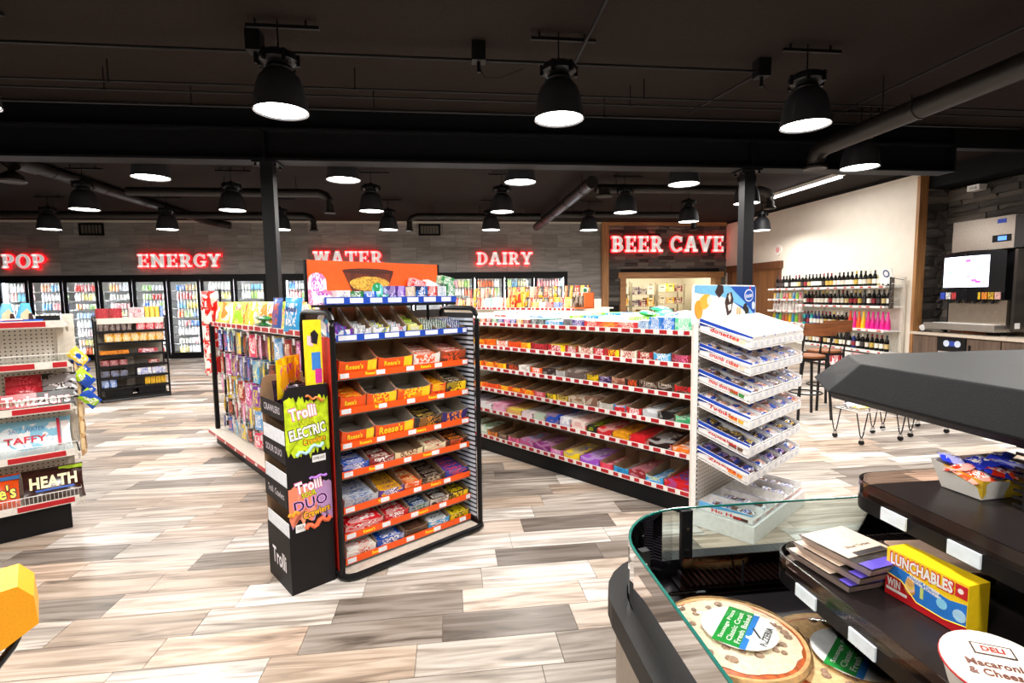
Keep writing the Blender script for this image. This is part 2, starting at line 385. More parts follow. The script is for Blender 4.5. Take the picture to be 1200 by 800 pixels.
wsr = struct(MB().box(XR+.02, XR+.1, -4, YT, 0, 3.25).box(XW+.13, XR, YT+.02-.0, YT+.1, 0, 3.2).build('wall_stone_right', mat('#1d1b1a', .9)))
stones(wsr, T(XR, YT, 0) @ RZ(-pi/2), .03, 3.2, .9, 3.22, hh=.11, lens=(.25, .7), cap=255)
stones(wsr, T(0, YT, 0), XW+.13, XR-.03, .9, 3.22, hh=.12, lens=(.2, .35), cap=60)
struct(bx('trim_6', (XW+.13, XR+.2, -4, YT+.1, 3.24, ZC), mat('#121214', .7)))
sd = thing('alarm_sensor', 'small white alarm box high on the dark stone wall', 'alarm', T(8.5, 7.6, 3.1)); MB().box(-.08, .1, -.1, .1, 0, .09).build('housing', WHITE, sd); bx('lens', (-.095, -.08, -.05, .05, .02, .06), mat('#c9c9c9'), sd)
# roof beam with its flanges and the two columns
YBM = 6.07
bm_ = struct(MB().box(-14, 6.3, YBM-.03, YBM+.03, 3.0, ZC-.01).box(-14, 6.3, YBM-.12, YBM+.12, 2.985, 3.01).box(-14, 6.3, YBM-.12, YBM+.12, 3.3, 3.325).build('beam', mat('#101116', .6)))
MB().box(6.3, 6.33, YBM-.12, YBM+.12, 2.985, ZC-.01).box(6.3, 8.6, YBM-.03, YBM+.1, 3.3, ZC-.01).build('end_plate', BLACK, bm_)
for cx in (-1.932, 3.625):
    c = MB().box(cx-.065, cx+.065, YBM-.065, YBM+.065, 0, 2.985).build('column', mat('#17171a', .5)); struct(c)
    MB().box(cx-.13, cx+.13, YBM-.12, YBM+.12, 2.965, 2.984).build('cap_plate', BLACK, c)
    MB().box(cx-.01, cx+.01, YBM-.12, YBM-.03, 3.01, 3.3).build('stiffener', BLACK, c)
    g = MB()
    for a in (-1, 1):
        for b in (-1, 1): g.lathe([(.014, 2.93), (.014, 2.966)], 6, (cx+a*.1, YBM+b*.09))
    tag(g.build('bolts', BLACKM, c), kind='stuff')

# ================================================================== PENDANT LAMPS
def lamp_meshes():
    shade = MB().lathe([(.075, .30), (.11, .285), (.148, .24), (.172, .17), (.187, .09), (.2, 0), (.194, 0), (.18, .09), (.163, .17), (.14, .23), (.1, .27), (.05, .285)], 28, cap=False).mesh('shade', mat('#26262c', .55), True)
    hous = MB().lathe([(.085, .29), (.095, .31), (.09, .33), (.125, .345), (.14, .36), (.14, .40), (.125, .415), (.05, .42), (.03, .45)], 24).mesh('housing', BLACKM, True)
    fin = MB()
    for k in range(6): a = k*pi/3; fin.box(.13, .15, -.012, .012, .33, .41, 0, RZ(a))
    dif = MB().lathe([(.186, .012), (.12, .006), (.01, .004)], 24).mesh('diffuser', emit('#fff8ee', LAMP_GLOW), True)
    rod = MB().tube([(0, 0, .44), (0, 0, ZC-2.9)], .006, 6).box(-.22, .3, -.012, .012, ZC-2.9-.06, ZC-2.9-.035).box(.2, .21, -.01, .01, ZC-2.9-.05, ZC-2.9).box(-.16, -.15, -.01, .01, ZC-2.9-.05, ZC-2.9).mesh('hanger_rod', BLACK)
    return [('lamp_shade', shade), ('housing', hous), ('fin_ring', fin.mesh('fins', BLACKM)), ('diffuser', dif), ('hanger_rod', rod)]
LM = lamp_meshes()
LD = bpy.data.lights.new('pendant_light', 'AREA'); LD.shape = 'DISK'; LD.size = .34; LD.energy = LAMP_W; LD.color = (1, .955, .9); LD.spread = radians(176)
colw = {-5.48: 'leftmost full column', -3.35: 'left aisle column', -1.22: 'candy rack column', .9: 'middle aisle column', 3.02: 'pastry rack column', 4.66: 'column right of pastry rack', -7.6: 'far left edge', 7.0: 'wine wall column'}
roww = {4.2: 'front row', 6.5: 'row just past the beam', 8.75: 'middle far row', 11.1: 'row nearest the back wall', 5.53: 'lamp beside big duct', 7.8: 'lamp beside column', 9.8: 'lamp before beer cave', 1.9: 'row behind viewpoint', -.5: 'hindmost row', 3.2: 'lamp near right edge'}
pos = [(x, y) for y in (4.2, 6.5, 8.75, 11.1) for x in (-5.48, -3.35, -1.22, .9, 3.02)]+[(-7.6, 11.1), (-7.6, 8.75), (4.66, 5.53), (4.66, 7.8), (4.66, 9.8), (7.0, 11.1)]
pos += [(x, y) for y in (1.9, -.5) for x in (-3.35, -1.22, .9, 3.02)]+[(4.66, 3.2), (7.0, 3.2), (7.2, 5.53)]
for x, y in pos:
    cw = colw.get(x, 'drinks machine side')
    t = thing('pendant_lamp', 'black dome pendant lamp, %s, %s' % (roww.get(y, ''), cw), 'lamp', T(x, y, 2.9), 'black dome pendant lamps')
    for nm, me in LM:
        o = obj(nm, me, t)
        if nm == 'fin_ring': o['kind'] = 'stuff'
    l = bpy.data.objects.new('lamp_light', LD); C.objects.link(l); l.parent = t; l.location = (0, 0, -.01)
# linear light by the white wall
t = thing('linear_light', 'long white tube light up beside the white wall', 'light', T(6.73, 9.4, 3.49)); bx('housing', (-.05, .05, -1.05, 1.05, 0, .06), WHITE, t)
bx('tube', (-.035, .035, -1.0, 1.0, -.03, 0), emit('#ffffff', 8), t)
l = bpy.data.lights.new('tube_light', 'AREA'); l.shape = 'RECTANGLE'; l.size = .1; l.size_y = 2.0; l.energy = 40; l.color = (1, .96, .9)
lo = bpy.data.objects.new('tube_light', l); C.objects.link(lo); lo.parent = t; lo.location = (0, 0, -.04)

# ================================================================== DUCTS AND PIPES
def duct(label, pts, r=.1, diff=None):
    t = thing('air_duct', label, 'duct'); MB().tube(pts, r, 14).build('duct_pipe', DUCT, t, True)
    a, b = Vector(pts[0]), Vector(pts[-1])
    k = 0
    for i in range(len(pts)-1):
        p, q = Vector(pts[i]), Vector(pts[i+1]); L = (q-p).length; d = (q-p)/L
        s = .5
        while s < L-.2 and L > 1.5:
            c = p+d*s; MB().tube([c-d*.012, c+d*.012], r+.008, 14).build('duct_seam', DUCT, t, True); s += 1.2; k += 1
    hz = max(p[2] for p in pts); A, B = Vector(pts[0]), Vector(pts[1])
    for q in (.12, .5, .88): p = A+(B-A)*q; MB().tube([(p.x, p.y, p.z+r), (p.x, p.y, ZC)], .006, 5).build('duct_strap', BLACK, t)
    for (x, y, z) in (diff or []):
        g = MB().lathe([(r*.9, z+.12), (r*.95, z+.03), (r*1.35, z), (r*1.3, z-.02), (r*.4, z-.005)], 16, (x, y)); g.build('diffuser', DUCT, t, True)
    return t
duct('thick round duct sloping away above the left aisle', [(-5.93, 8.3, 3.465), (-5.93, 13.9, 3.465), (-5.8, 14.15, 3.45), (-5.5, 14.2, 3.4)], .09)
duct('round duct crossing toward the dairy sign end', [(2.3, 8.25, 3.3), (2.3, 13.6, 3.3)], .1, [(2.55, 8.4, 3.12)])
duct('large duct in front of the beam at upper right', [(4.12, -1, 3.12), (4.2, 5.5, 3.12), (4.21, 5.62, 3.08), (4.21, 5.66, 3.0)], .095, [(4.21, 5.66, 2.93)])
def elbow(x0, x1, y, z, r=.07): s = 1 if x1 > x0 else -1; return [(x0, y, z), (x1-s*.18, y, z), (x1-s*.06, y, z-.04), (x1, y, z-.12), (x1, y, z-.3)]
duct('thin duct branching left of the first column', elbow(-5.2, -2.0, 9.35, 3.3), .07, [(-2.0, 9.35, 2.98)])
duct('long thin duct along the wall over the energy sign', elbow(-13, -2.9, 11.9, 3.31), .07, [(-2.9, 11.9, 3.0)])
duct('long thin duct over the water and dairy signs', elbow(2.1, -.85, 11.9, 3.31), .07, [(-.85, 11.9, 3.0)])
duct('duct beyond the beam ending near the right column', elbow(2.6, 5.9, 9.1, 3.38, .09), .075, [(5.9, 9.1, 3.06)])
duct('duct ending before the beer cave sign', elbow(2.4, 5.6, 11.5, 3.3), .07, [(5.6, 11.5, 2.98)])
t = thing('air_diffuser', 'dark round ceiling diffuser at the left end of the beam', 'vent', T(-5.45, 7.4, 3.3)); MB().tube([(0, .4, 0), (0, .1, 0), (0, 0, -.06), (0, 0, -.18)], .1, 12).lathe([(.1, -.18), (.15, -.26), (.14, -.28), (.05, -.26)], 16).build('cone', DUCT, t, True); MB().lathe([(.09, -.262), (.03, -.275)], 12).build('centre_disc', DUCT, t)
def pipe(label, pts, r=.014, hang=()):
    t = thing('ceiling_pipe', label, 'pipe'); MB().tube(pts, r, 8).build('pipe_run', mat('#17171a', .4), t)
    for h in hang: MB().tube([(h[0], h[1], pts[0][2]-.02), (h[0], h[1], ZC)], .006, 6).tube([(h[0]-.02, h[1]-r*1.6, pts[0][2]-r), (h[0]+.02, h[1]-r*1.6, pts[0][2]-r)], .008, 5).build('hanger', BLACK, t)
pipe('dark conduit nearest the camera running across the ceiling', [(-13, 4.5, 3.46), (2.85, 4.5, 3.46)], .013)
pipe('thin dark ceiling pipe, first of the three beside each other', [(-13, 4.98, 3.38), (6.6, 4.98, 3.38)], .009, [(-2.85, 4.98), (-.8, 4.98), (1.9, 4.98), (5.1, 4.98)])
pipe('thin dark ceiling pipe, middle of the three beside each other', [(-13, 5.14, 3.37), (6.6, 5.14, 3.37)], .009, [(-2.98, 5.14), (1.82, 5.14), (4.9, 5.14)])
pipe('dark ceiling pipe of the three, nearest the beam', [(-13, 5.45, 3.36), (6.6, 5.45, 3.36)], .014, [(-2.4, 5.45), (-.7, 5.45), (1.65, 5.45), (4.7, 5.45)])
pipe('dark conduit running toward the camera from a lamp', [(1.0, -1, 3.46), (1.1, 4.5, 3.46)], .013)
pipe('short conduit from ceiling box toward the beam', [(2.8, 4.5, 3.46), (2.6, 5.5, 3.44)], .011)
pipe('thin conduit above the large right duct', [(4.25, 1, 3.42), (4.2, 5.9, 3.42)], .011)
for x, y, lb in ((.28, 4.42, 'black ceiling junction box with dangling cord left of middle lamp'), (2.8, 4.5, 'black ceiling junction box with cord beside the right front lamp'), (-1.45, 4.4, 'black ceiling junction box behind the left front lamp')):
    t = thing('junction_box', lb, 'electrical box', T(x, y, 3.41)); MB().box(-.055, .055, -.055, .055, 0, ZC-3.41).build('box_body', BLACK, t)
    MB().tube([(0, 0, 0), (.015, 0, -.06), (.04, -.04, -.13), (.16, -.12, -.17), (.34, -.2, -.12)], .004, 5).lathe([(.016, -.08), (.016, 0)], 8).build('cord', BLACK, t)
for x, lb in ((-8.95, 'black louvred vent high on the wall between POP and ENERGY'), (-.5, 'black louvred vent high on the wall between WATER and DAIRY')):
    t = thing('wall_vent', lb, 'vent', T(x, YB-.03, 3.18)); MB().box(-.29, .29, 0, .03, 0, .05).box(-.29, .29, 0, .03, .26, .31).box(-.29, -.24, 0, .03, 0, .31).box(.24, .29, 0, .03, 0, .31).build('vent_frame', BLACK, t)
    bx('backing', (-.24, .24, .02, .028, .05, .26), mat('#6c655c'), t)
    for k in range(5): bx('louvre', (-.16+k*.08-.006, -.16+k*.08+.006, -.0, .02, .05, .26), BLACK, t)

# ================================================================== SLAB LETTER SIGNS
def glyph(ch):
    """list of convex polygons, height 1; returns (polys, width)"""
    P = []; S = .24; K = .15
    def R(x0, x1, y0, y1): P.append([(x0, y0), (x1, y0), (x1, y1), (x0, y1)])
    def st(x, y0=0, y1=1): R(x-S/2, x+S/2, y0, y1)
    def sf(x, y, w=.2): R(x-w, x+w, y, y+K)
    def ln(x0, y0, x1, y1, wd=S): P.append([(x0-wd/2, y0), (x0+wd/2, y0), (x1+wd/2, y1), (x1-wd/2, y1)])
    def arc(cx, cy, rx, ry, a0, a1, tx=S, ty=.15, n=9):
        for i in range(n):
            a, b = radians(a0+(a1-a0)*i/n), radians(a0+(a1-a0)*(i+1)/n)
            P.append([(cx+(rx-tx)*cos(a), cy+(ry-ty)*sin(a)), (cx+rx*cos(a), cy+ry*sin(a)), (cx+rx*cos(b), cy+ry*sin(b)), (cx+(rx-tx)*cos(b), cy+(ry-ty)*sin(b))])
    if ch in 'PRBD':
        st(.22); sf(.2, 0); R(0, .3, 1-K, 1)
        if ch == 'P': R(.2, .45, .85, 1); R(.2, .45, .36, .5); arc(.43, .68, .34, .32, -90, 90); w = .8
        if ch == 'R': R(.2, .45, .85, 1); R(.2, .45, .4, .54); arc(.43, .7, .33, .3, -90, 90); ln(.72, 0, .46, .45); sf(.72, 0, .16); w = .9
        if ch == 'B': R(.2, .45, .85, 1); R(.2, .48, .44, .57); R(.2, .45, 0, .14); arc(.43, .72, .32, .28, -90, 90); arc(.45, .28, .36, .28, -90, 90); w = .84
        if ch == 'D': R(.2, .42, .86, 1); R(.2, .42, 0, .14); R(0, .3, 0, K); arc(.4, .5, .46, .5, -90, 90); w = .88
    elif ch == 'O': arc(.45, .5, .45, .52, 0, 360, .21, .16, 20); w = .9
    elif ch in 'CG':
        arc(.45, .5, .45, .52, 48, 318, .21, .16, 16); R(.68, .82, .64, .96)
        if ch == 'G': R(.62, .82, .06, .44); R(.48, .9, .34, .46)
        else: R(.72, .82, .08, .28)
        w = .9
    elif ch == 'E': st(.22); R(0, .74, .87, 1); R(0, .76, 0, .13); R(.3, .55, .44, .56); R(.62, .74, .68, 1); R(.64, .76, 0, .32); R(.5, .58, .36, .64); w = .8
    elif ch == 'N': st(.2); st(.8); sf(.2, 0, .19); R(.0, .3, 1-K, 1); sf(.8, 1-K, .19); ln(.8, 0, .22, 1, .26); w = 1.0
    elif ch == 'Y': st(.46, 0, .46); sf(.46, 0, .22); ln(.46, .4, .17, 1); ln(.46, .4, .75, 1); sf(.17, 1-K, .18); sf(.76, 1-K, .18); w = .92
    elif ch == 'W': ln(.34, 0, .16, 1); ln(.34, 0, .58, 1, .18); ln(.82, 0, .58, 1, .18); ln(.82, 0, 1.0, 1); sf(.16, 1-K, .18); sf(1.0, 1-K, .18); R(.45, .7, 1-K, 1); w = 1.16
    elif ch == 'A': ln(.16, 0, .44, 1); ln(.78, 0, .5, 1); R(.2, .7, .26, .38); sf(.16, 0, .18); sf(.78, 0, .18); w = .94
    elif ch == 'V': ln(.46, 0, .16, 1); ln(.46, 0, .76, 1); sf(.16, 1-K, .18); sf(.76, 1-K, .18); w = .92
    elif ch == 'T': st(.42); R(0, .84, 1-K, 1); R(0, .12, .68, 1); R(.72, .84, .68, 1); sf(.42, 0, .22); w = .84
    elif ch == 'I': st(.2); sf(.2, 0); sf(.2, 1-K); w = .4
    return P, w
SILVER_GLOW = emit('#d9d4d0', .42); REDGLOW = emit('#ff1a28', .8)  # weak glow added to the silver letter faces, standing in for room light
def sign(word, x0, x1, z0, z1, y, lab):
    t = thing('wall_sign', lab, 'sign', T(x0, y, z0)); H = z1-z0
    gl = []; tot = 0
    for ch in word:
        if ch == ' ': gl.append((None, .42)); tot += .42; continue
        P, w_ = glyph(ch); gl.append((P, w_)); tot += w_+.09
    k = (x1-x0)/tot; x = 0
    for (P, w_), ch in zip(gl, word):
        if P:
            f = MB(); b = MB()
            for q in P:
                pts = [(x+p[0]*k, p[1]*H) for p in q]; cx = sum(p[0] for p in pts)/4; cz = sum(p[1] for p in pts)/4
                f.prism(pts, -.12, -.09, 'y')
                b.prism([(p[0]+(.014 if p[0] > cx else -.014), p[1]+(.014 if p[1] > cz else -.014)) for p in pts], -.088, -.03, 'y')
            L_ = f.build('letter', SILVER_GLOW, t); b.build('letter_back', REDGLOW, L_)
            x += (w_+.09)*k
        else: x += w_*k
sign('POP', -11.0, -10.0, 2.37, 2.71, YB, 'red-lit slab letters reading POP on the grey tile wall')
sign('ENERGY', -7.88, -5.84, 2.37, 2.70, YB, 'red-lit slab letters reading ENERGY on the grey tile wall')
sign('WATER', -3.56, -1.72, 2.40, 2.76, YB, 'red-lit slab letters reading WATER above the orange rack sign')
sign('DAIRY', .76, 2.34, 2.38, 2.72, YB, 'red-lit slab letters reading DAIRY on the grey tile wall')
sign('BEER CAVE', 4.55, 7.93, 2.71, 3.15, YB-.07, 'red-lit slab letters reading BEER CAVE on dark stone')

# ================================================================== COOLERS
def cooler(xs, lab, names, z0=.02, prods=True, top=2.18):
    x0, x1 = xs[0], xs[-1]
    t = thing('cooler_case', lab, 'cooler', T(x0, YB-.02, 0)); W = x1-x0
    MB().box(0, W, 0, .06, 2.06, top).box(0, W, 0, .06, 0, .1).box(0, .06, 0, .06, .1, 2.06).box(W-.06, W, 0, .06, .1, 2.06).build('case_front', BLACK, t)
    MB().box(0, W, .85, .9, 0, top).box(0, W, .06, .9, top-.04, top).box(0, W, .06, .9, 0, .06).box(0, .03, .06, .9, 0, top).box(W-.03, W, .06, .9, 0, top).build('liner', mat('#f2f1ea', .6), t)
    g = MB()
    for k in range(8): g.box(.04, W-.04, .22, .8, .12+k*.235, .135+k*.235)
    g.build('shelf_set', mat('#75716a', .5), t)
    for i in range(len(xs)):
        e = MB().box(xs[i]-x0-.008, xs[i]-x0+.008, .065, .08, .15, 2.0); e.build('light_strip', emit('#f4f6ff', COOLER_W), t) if 0 < i < len(xs)-1 else e.build('light_strip', emit('#f4f6ff', COOLER_W), t, M=T(.08 if i == 0 else -.08, 0, 0))
    for i in range(len(xs)-1):
        a, b = xs[i], xs[i+1]; w_ = b-a-.02
        d = thing('cooler_door', names[i], 'cooler door', T(a+.01, YB-.06, .1), 'glass cooler doors')
        MB().box(0, .07, 0, .04, 0, 1.96).box(w_-.07, w_, 0, .04, 0, 1.96).box(.07, w_-.07, 0, .04, 0, .06).box(.07, w_-.07, 0, .04, 1.9, 1.96).build('door_frame', BLACK, d)
        bx('glass_pane', (.07, w_-.07, .015, .022, .06, 1.9), glass('#fbfdff', .05), d)
        MB().tube([(w_-.1, -.0, .75), (w_-.1, -.045, .75), (w_-.1, -.045, 1.15), (w_-.1, 0, 1.15)], .01, 6).build('handle', BLACKM, d)
def bottle_mesh(kind):
    def f():
        if kind == 'bottle': g = MB().lathe([(.033, 0), (.037, .02), (.037, .13), (.016, .175), (.016, .195)], 8).lathe([(.018, .195), (.018, .207)], 8, mi=1)
        elif kind == 'can': g = MB().lathe([(.025, 0), (.031, .01), (.031, .13), (.026, .14)], 8).lathe([(.024, .14), (.024, .145)], 8, mi=1)
        return g.mesh(kind, [WHITE, mat('#d8d4ce', .4)], True)
    return shared(('btl', kind), f)
DR = ['#e9a15a', '#f1efe6', '#c9453a', '#8fbf57', '#e7d36a', '#efe9df', '#e08b86', '#6aa7c9', '#f4f1ea', '#b9d98a', '#e8e2d2', '#d9683a', '#e9b9b0', '#2f66b0', '#f0e0a0', '#dcdcdc']
xsA = [-11.2, -10.49, -9.7, -8.87, -8.08, -7.25, -6.44, -5.61, -4.79]
nmA = ['glass cooler door cut by the left edge of the row', 'glass cooler door below and right of the POP letters', 'glass cooler door left of the louvred vent', 'glass cooler door behind the left of the black wire rack', 'glass cooler door behind the black wire rack, under ENERGY',
       'fully visible glass cooler door right of the black wire rack', 'glass cooler door behind the red hanging bags', 'glass cooler door next to the first column']
cooler(xsA, 'long black-framed drinks cooler under POP and ENERGY', nmA)
xsB = [-4.38, -3.53, -2.68, -1.84, -.99, -.14, .7, 1.53, 2.36, 3.29]
nmB = ['glass cooler door right of the first column', 'second glass door right of the column, behind the orange sign', 'glass door behind the middle of the orange sign', 'glass door behind the right half of the orange sign', 'glass door just past the orange sign',
       'glass door below the louvred vent by DAIRY', 'glass cooler door left of the DAIRY letters', 'glass cooler door under the D and A of DAIRY', 'last glass door, at the right end under DAIRY']
cooler(xsB, 'black-framed cooler under WATER and DAIRY', nmB)
cnt = 0; stuffb = {}
sA = ['left edge door', 'door right of POP', 'door left of the vent', 'door left of the wire rack', 'door behind the wire rack', 'door right of the wire rack', 'door behind red bags', 'door by the column']
random.seed(3)
for ci, xs in enumerate((xsA, xsB)):
    for i in range(len(xs)-1):
        for k in range(8):
            if ci == 1 and k < 6: continue
            x = xs[i]+.12; z = .136+k*.235; base = rnd.choice(DR); kind = rnd.choice(['bottle', 'bottle', 'can']); run = 0; lb = None
            grp = 'drinks on %s shelf of the door %s' % (ORD[k], (nmA, nmB)[ci][i].replace('glass cooler door ', '').replace('fully visible ', '').replace('glass ', ''))
            while x < xs[i+1]-.1:
                if run == 0: base = rnd.choice(DR); run = rnd.choice([2, 3, 4])
                run -= 1
                if ci == 0 and cnt < 296 and (i in (5, 6) or (i in (1, 2, 3, 4) and k > 4)):
                    q_ = int(round((x-xs[i]-.12)/.078))
                    o = obj('drink_'+kind, bottle_mesh(kind), None, T(x, YB+.24, z), wrap(base, '#ffffff', None, .3, .6))
                    tag(o, 'small drink %s from left, %s shelf up, %s' % (ORD[q_], ORD[k], sA[i]), 'drink', grp); cnt += 1
                else: stuffb.setdefault((kind, base), []).append((x, YB+.24, z))
                x += .078
for (kind, base), L_ in stuffb.items():
    src = bottle_mesh(kind); vs = [v.co.copy() for v in src.vertices]; fs = [tuple(p.vertices) for p in src.polygons]; g = MB()
    for p in L_: g.add([v+Vector(p) for v in vs], fs)
    tag(g.build('drink_bottles', wrap(base, '#ffffff', None, .3, .6)), 'many small drinks standing on the lit cooler shelves', 'drinks', 'cooler drinks beyond counting', 'stuff')

# ================================================================== BEER CAVE ROOM
struct(bx('wall_cave_back', (4.3, 8.6, 18.2, 18.3, 0, 3), mat('#e8dfc8', .7))); struct(bx('wall_cave_left', (4.3, 4.5, YB+.2, 18.2, 0, 3), mat('#e8dfc8', .7)))
struct(bx('wall_cave_right', (8.4, 8.6, YB+.2, 18.2, 0, 3), mat('#e8dfc8', .7))); struct(bx('ceiling_cave', (4.3, 8.6, YB+.2, 18.3, 2.95, 3.05), WHITE)); struct(bx('floor_cave', (4.3, 8.6, YB+.8, 18.3, -.05, 0), mat('#8f8a84')))
l = bpy.data.lights.new('cave_light', 'AREA'); l.shape = 'RECTANGLE'; l.size = 2.6; l.size_y = .5; l.energy = 55; l.color = (1, .95, .82)
t = thing('ceiling_light', 'flat white ceiling light inside the beer cave', 'light', T(6.4, 16.3, 2.9)); bx('panel', (-1.3, 1.3, -.25, .25, 0, .05), emit('#fff6e0', 6), t); bx('rim', (-1.34, 1.34, -.29, .29, .03, .06), WHITE, t)
lo = bpy.data.objects.new('cave_light', l); C.objects.link(lo); lo.parent = t; lo.location = (0, 0, -.02)
for xi, (x0, x1, hts) in enumerate(((5.15, 6.0, (1.15, 1.55, 1.9)), (6.02, 6.9, (1.12, 1.52, 1.88)), (6.92, 7.9, (1.2, 1.6, 1.84)))):
    t = thing('storage_shelf', 'cream storage shelving in the beer cave, %s unit' % ('left', 'middle', 'right')[xi], 'shelf', T(x0, 16.8, 0)); W = x1-x0; g = MB()
    for a in (0, W-.04):
        for b in (0, .5): MB().box(a, a+.04, b, b+.04, 0, 1.95-.05*xi).build('post', mat('#a59a80', .6), t)
    for z in (.3, .75)+hts[:2]: bx('shelf_board', (0, W, 0, .54, z-.03, z), mat('#b5aa90', .6), t)
    for li, z in enumerate(hts[:2]+(.75,)):
        n = 3
        for k in range(n):
            cw = (W-.12)/n; col = rnd.choice(['#e0a81a', '#4a2a4d', '#e8dcc6', '#7c2430', '#2a3566', '#d8c11c', '#c9b79c', '#b0252c'])
            h_ = rnd.uniform(.18, .28)
            b = thing('beer_case', '%s beer case, %s from left on the %s cave shelf, %s board' % ({'#e0a81a': 'golden', '#4a2a4d': 'plum', '#e8dcc6': 'cream', '#7c2430': 'maroon', '#2a3566': 'navy', '#d8c11c': 'yellow', '#c9b79c': 'tan', '#b0252c': 'red'}[col], ORD[k], ('left', 'middle', 'right')[xi], ('middle', 'top', 'low')[li]), 'beer case', T(x0+.05+k*cw, 16.82, z))
            bx('carton', (.01, cw-.01, 0, .4, 0, h_), wrap(col, '#f2e9d0', None, .6, .8), b); bx('top_flap', (.01, cw-.01, .0, .4, h_, h_+.006), mat(col, .6), b); bx('handle_slot', (cw/2-.06, cw/2+.06, -.002, 0, h_*.65, h_*.65+.03), mat('#20160f'), b)

# ================================================================== PRICE RAILS, TRAYS, BARS
def rail(parent, x0, x1, y, z, base=WHITE, blk=RED, seed=0, h=.035, gap=(.03, .05), blen=(.03, .09), split=False):
    """price channel with coloured inserts and white tags"""
    r = random.Random(seed); MB().box(x0, x1, y-.004, y, z-h/2, z+h/2).build('price_channel', base, parent)
    g = MB(); x = x0+.01
    while x < x1-.02:
        e = min(x+r.uniform(*blen), x1-.005)
        if split: bx('price_insert', (x, e, y-.006, y-.004, z-h*.36, z+h*.36), blk, parent)
        else: g.box(x, e, y-.006, y-.004, z-h*.36, z+h*.36)
        x = e+r.uniform(*gap)
    if not split: tag(g.build('price_inserts', blk, parent), kind='stuff')
def tray_mesh(w, d, hf, hb, notch=.45, key=None):
    """open display carton; slot 0 outside print, slot 1 bare cardboard inside"""
    def f():
        g = MB(); th = .003
        g.box(0, w, 0, d, 0, th, 1)
        side = [(0, 0), (d, 0), (d, hb), (d*notch, hf+(hb-hf)*.35), (d*.12, hf*1.0), (0, hf)]
        g.prism(side, 0, th, 'x', 0, 1); g.prism(side, w, w-th, 'x', 0, 1)
        g.prism([(0, 0), (w, 0), (w, hf), (w*.82, hf*.86), (w*.18, hf*.86), (0, hf)], 0, th, 'y', 0, 1)
        g.prism([(0, 0), (w, 0), (w, hb), (0, hb)], d, d-th, 'y', 1, 1)
        return g.mesh('tray', [WHITE, CARD])
    return shared(('tray', round(w, 3), round(d, 3), round(hf, 3), round(hb, 3), notch), f)
COLN = {}
def tray(M, w, d, hf, hb, outer, label, group=None, inner=None, flag=None, txt=None, tm=None, tsize=.03):
    t = thing('display_tray', label, 'display tray', M, group)
    o = obj('carton', tray_mesh(w, d, hf, hb), t); o.material_slots[0].link = 'OBJECT'; o.material_slots[0].material = outer
    if inner: o.material_slots[1].link = 'OBJECT'; o.material_slots[1].material = inner
    if flag: bx('price_flash', (w*.74, w*.97, -.0015, 0, hf*.1, hf*.86), flag, t)
    if txt: fit(txt, w*(.45 if tsize < .04 else .6), hf*(.38 if tsize < .04 else .62), tm, t, T(w*.4, -.001, hf*.48) @ UP, .03)
    return t
NBAR = 0
def bars_in(M, w, d, n, m, label, group, nm='candy_bar', t=.018, layers=1, ang=.12, z=.004, across=False, cat='candy bar', slack=1.):
    """n packets in a tray of inner size w x d, lying along the tray's depth (or across it)"""
    global NBAR
    k = 0; base = label.split(' in the ', 1)[1]
    for L_ in range(layers):
        for i in range(n):
            if across:
                me = bar_mesh(round(d/n*1.15, 3), round(w*.92, 3), t)
                P = T(w/2, d*(i+.5)/n, z+L_*t*.9+.1*d*0) @ RZ(pi/2+rnd.uniform(-ang, ang)*.4) @ RY(.0)
            else:
                me = bar_mesh(round(w/n*.96, 3), round(d*.9, 3), t)
                P = T(w*(i+.5)/n, d/2, z+L_*t*.9) @ RZ(rnd.uniform(-ang, ang)*.35) @ RY(rnd.uniform(-.15, .15))
            NBAR += 1; o = obj(nm, me, None, M @ P, m); tag(o, '%s bar from front, %s, %s' % (ORD[i], ('low layer', 'next layer up', 'third layer', 'upmost layer')[L_], base), cat, group); k += 1

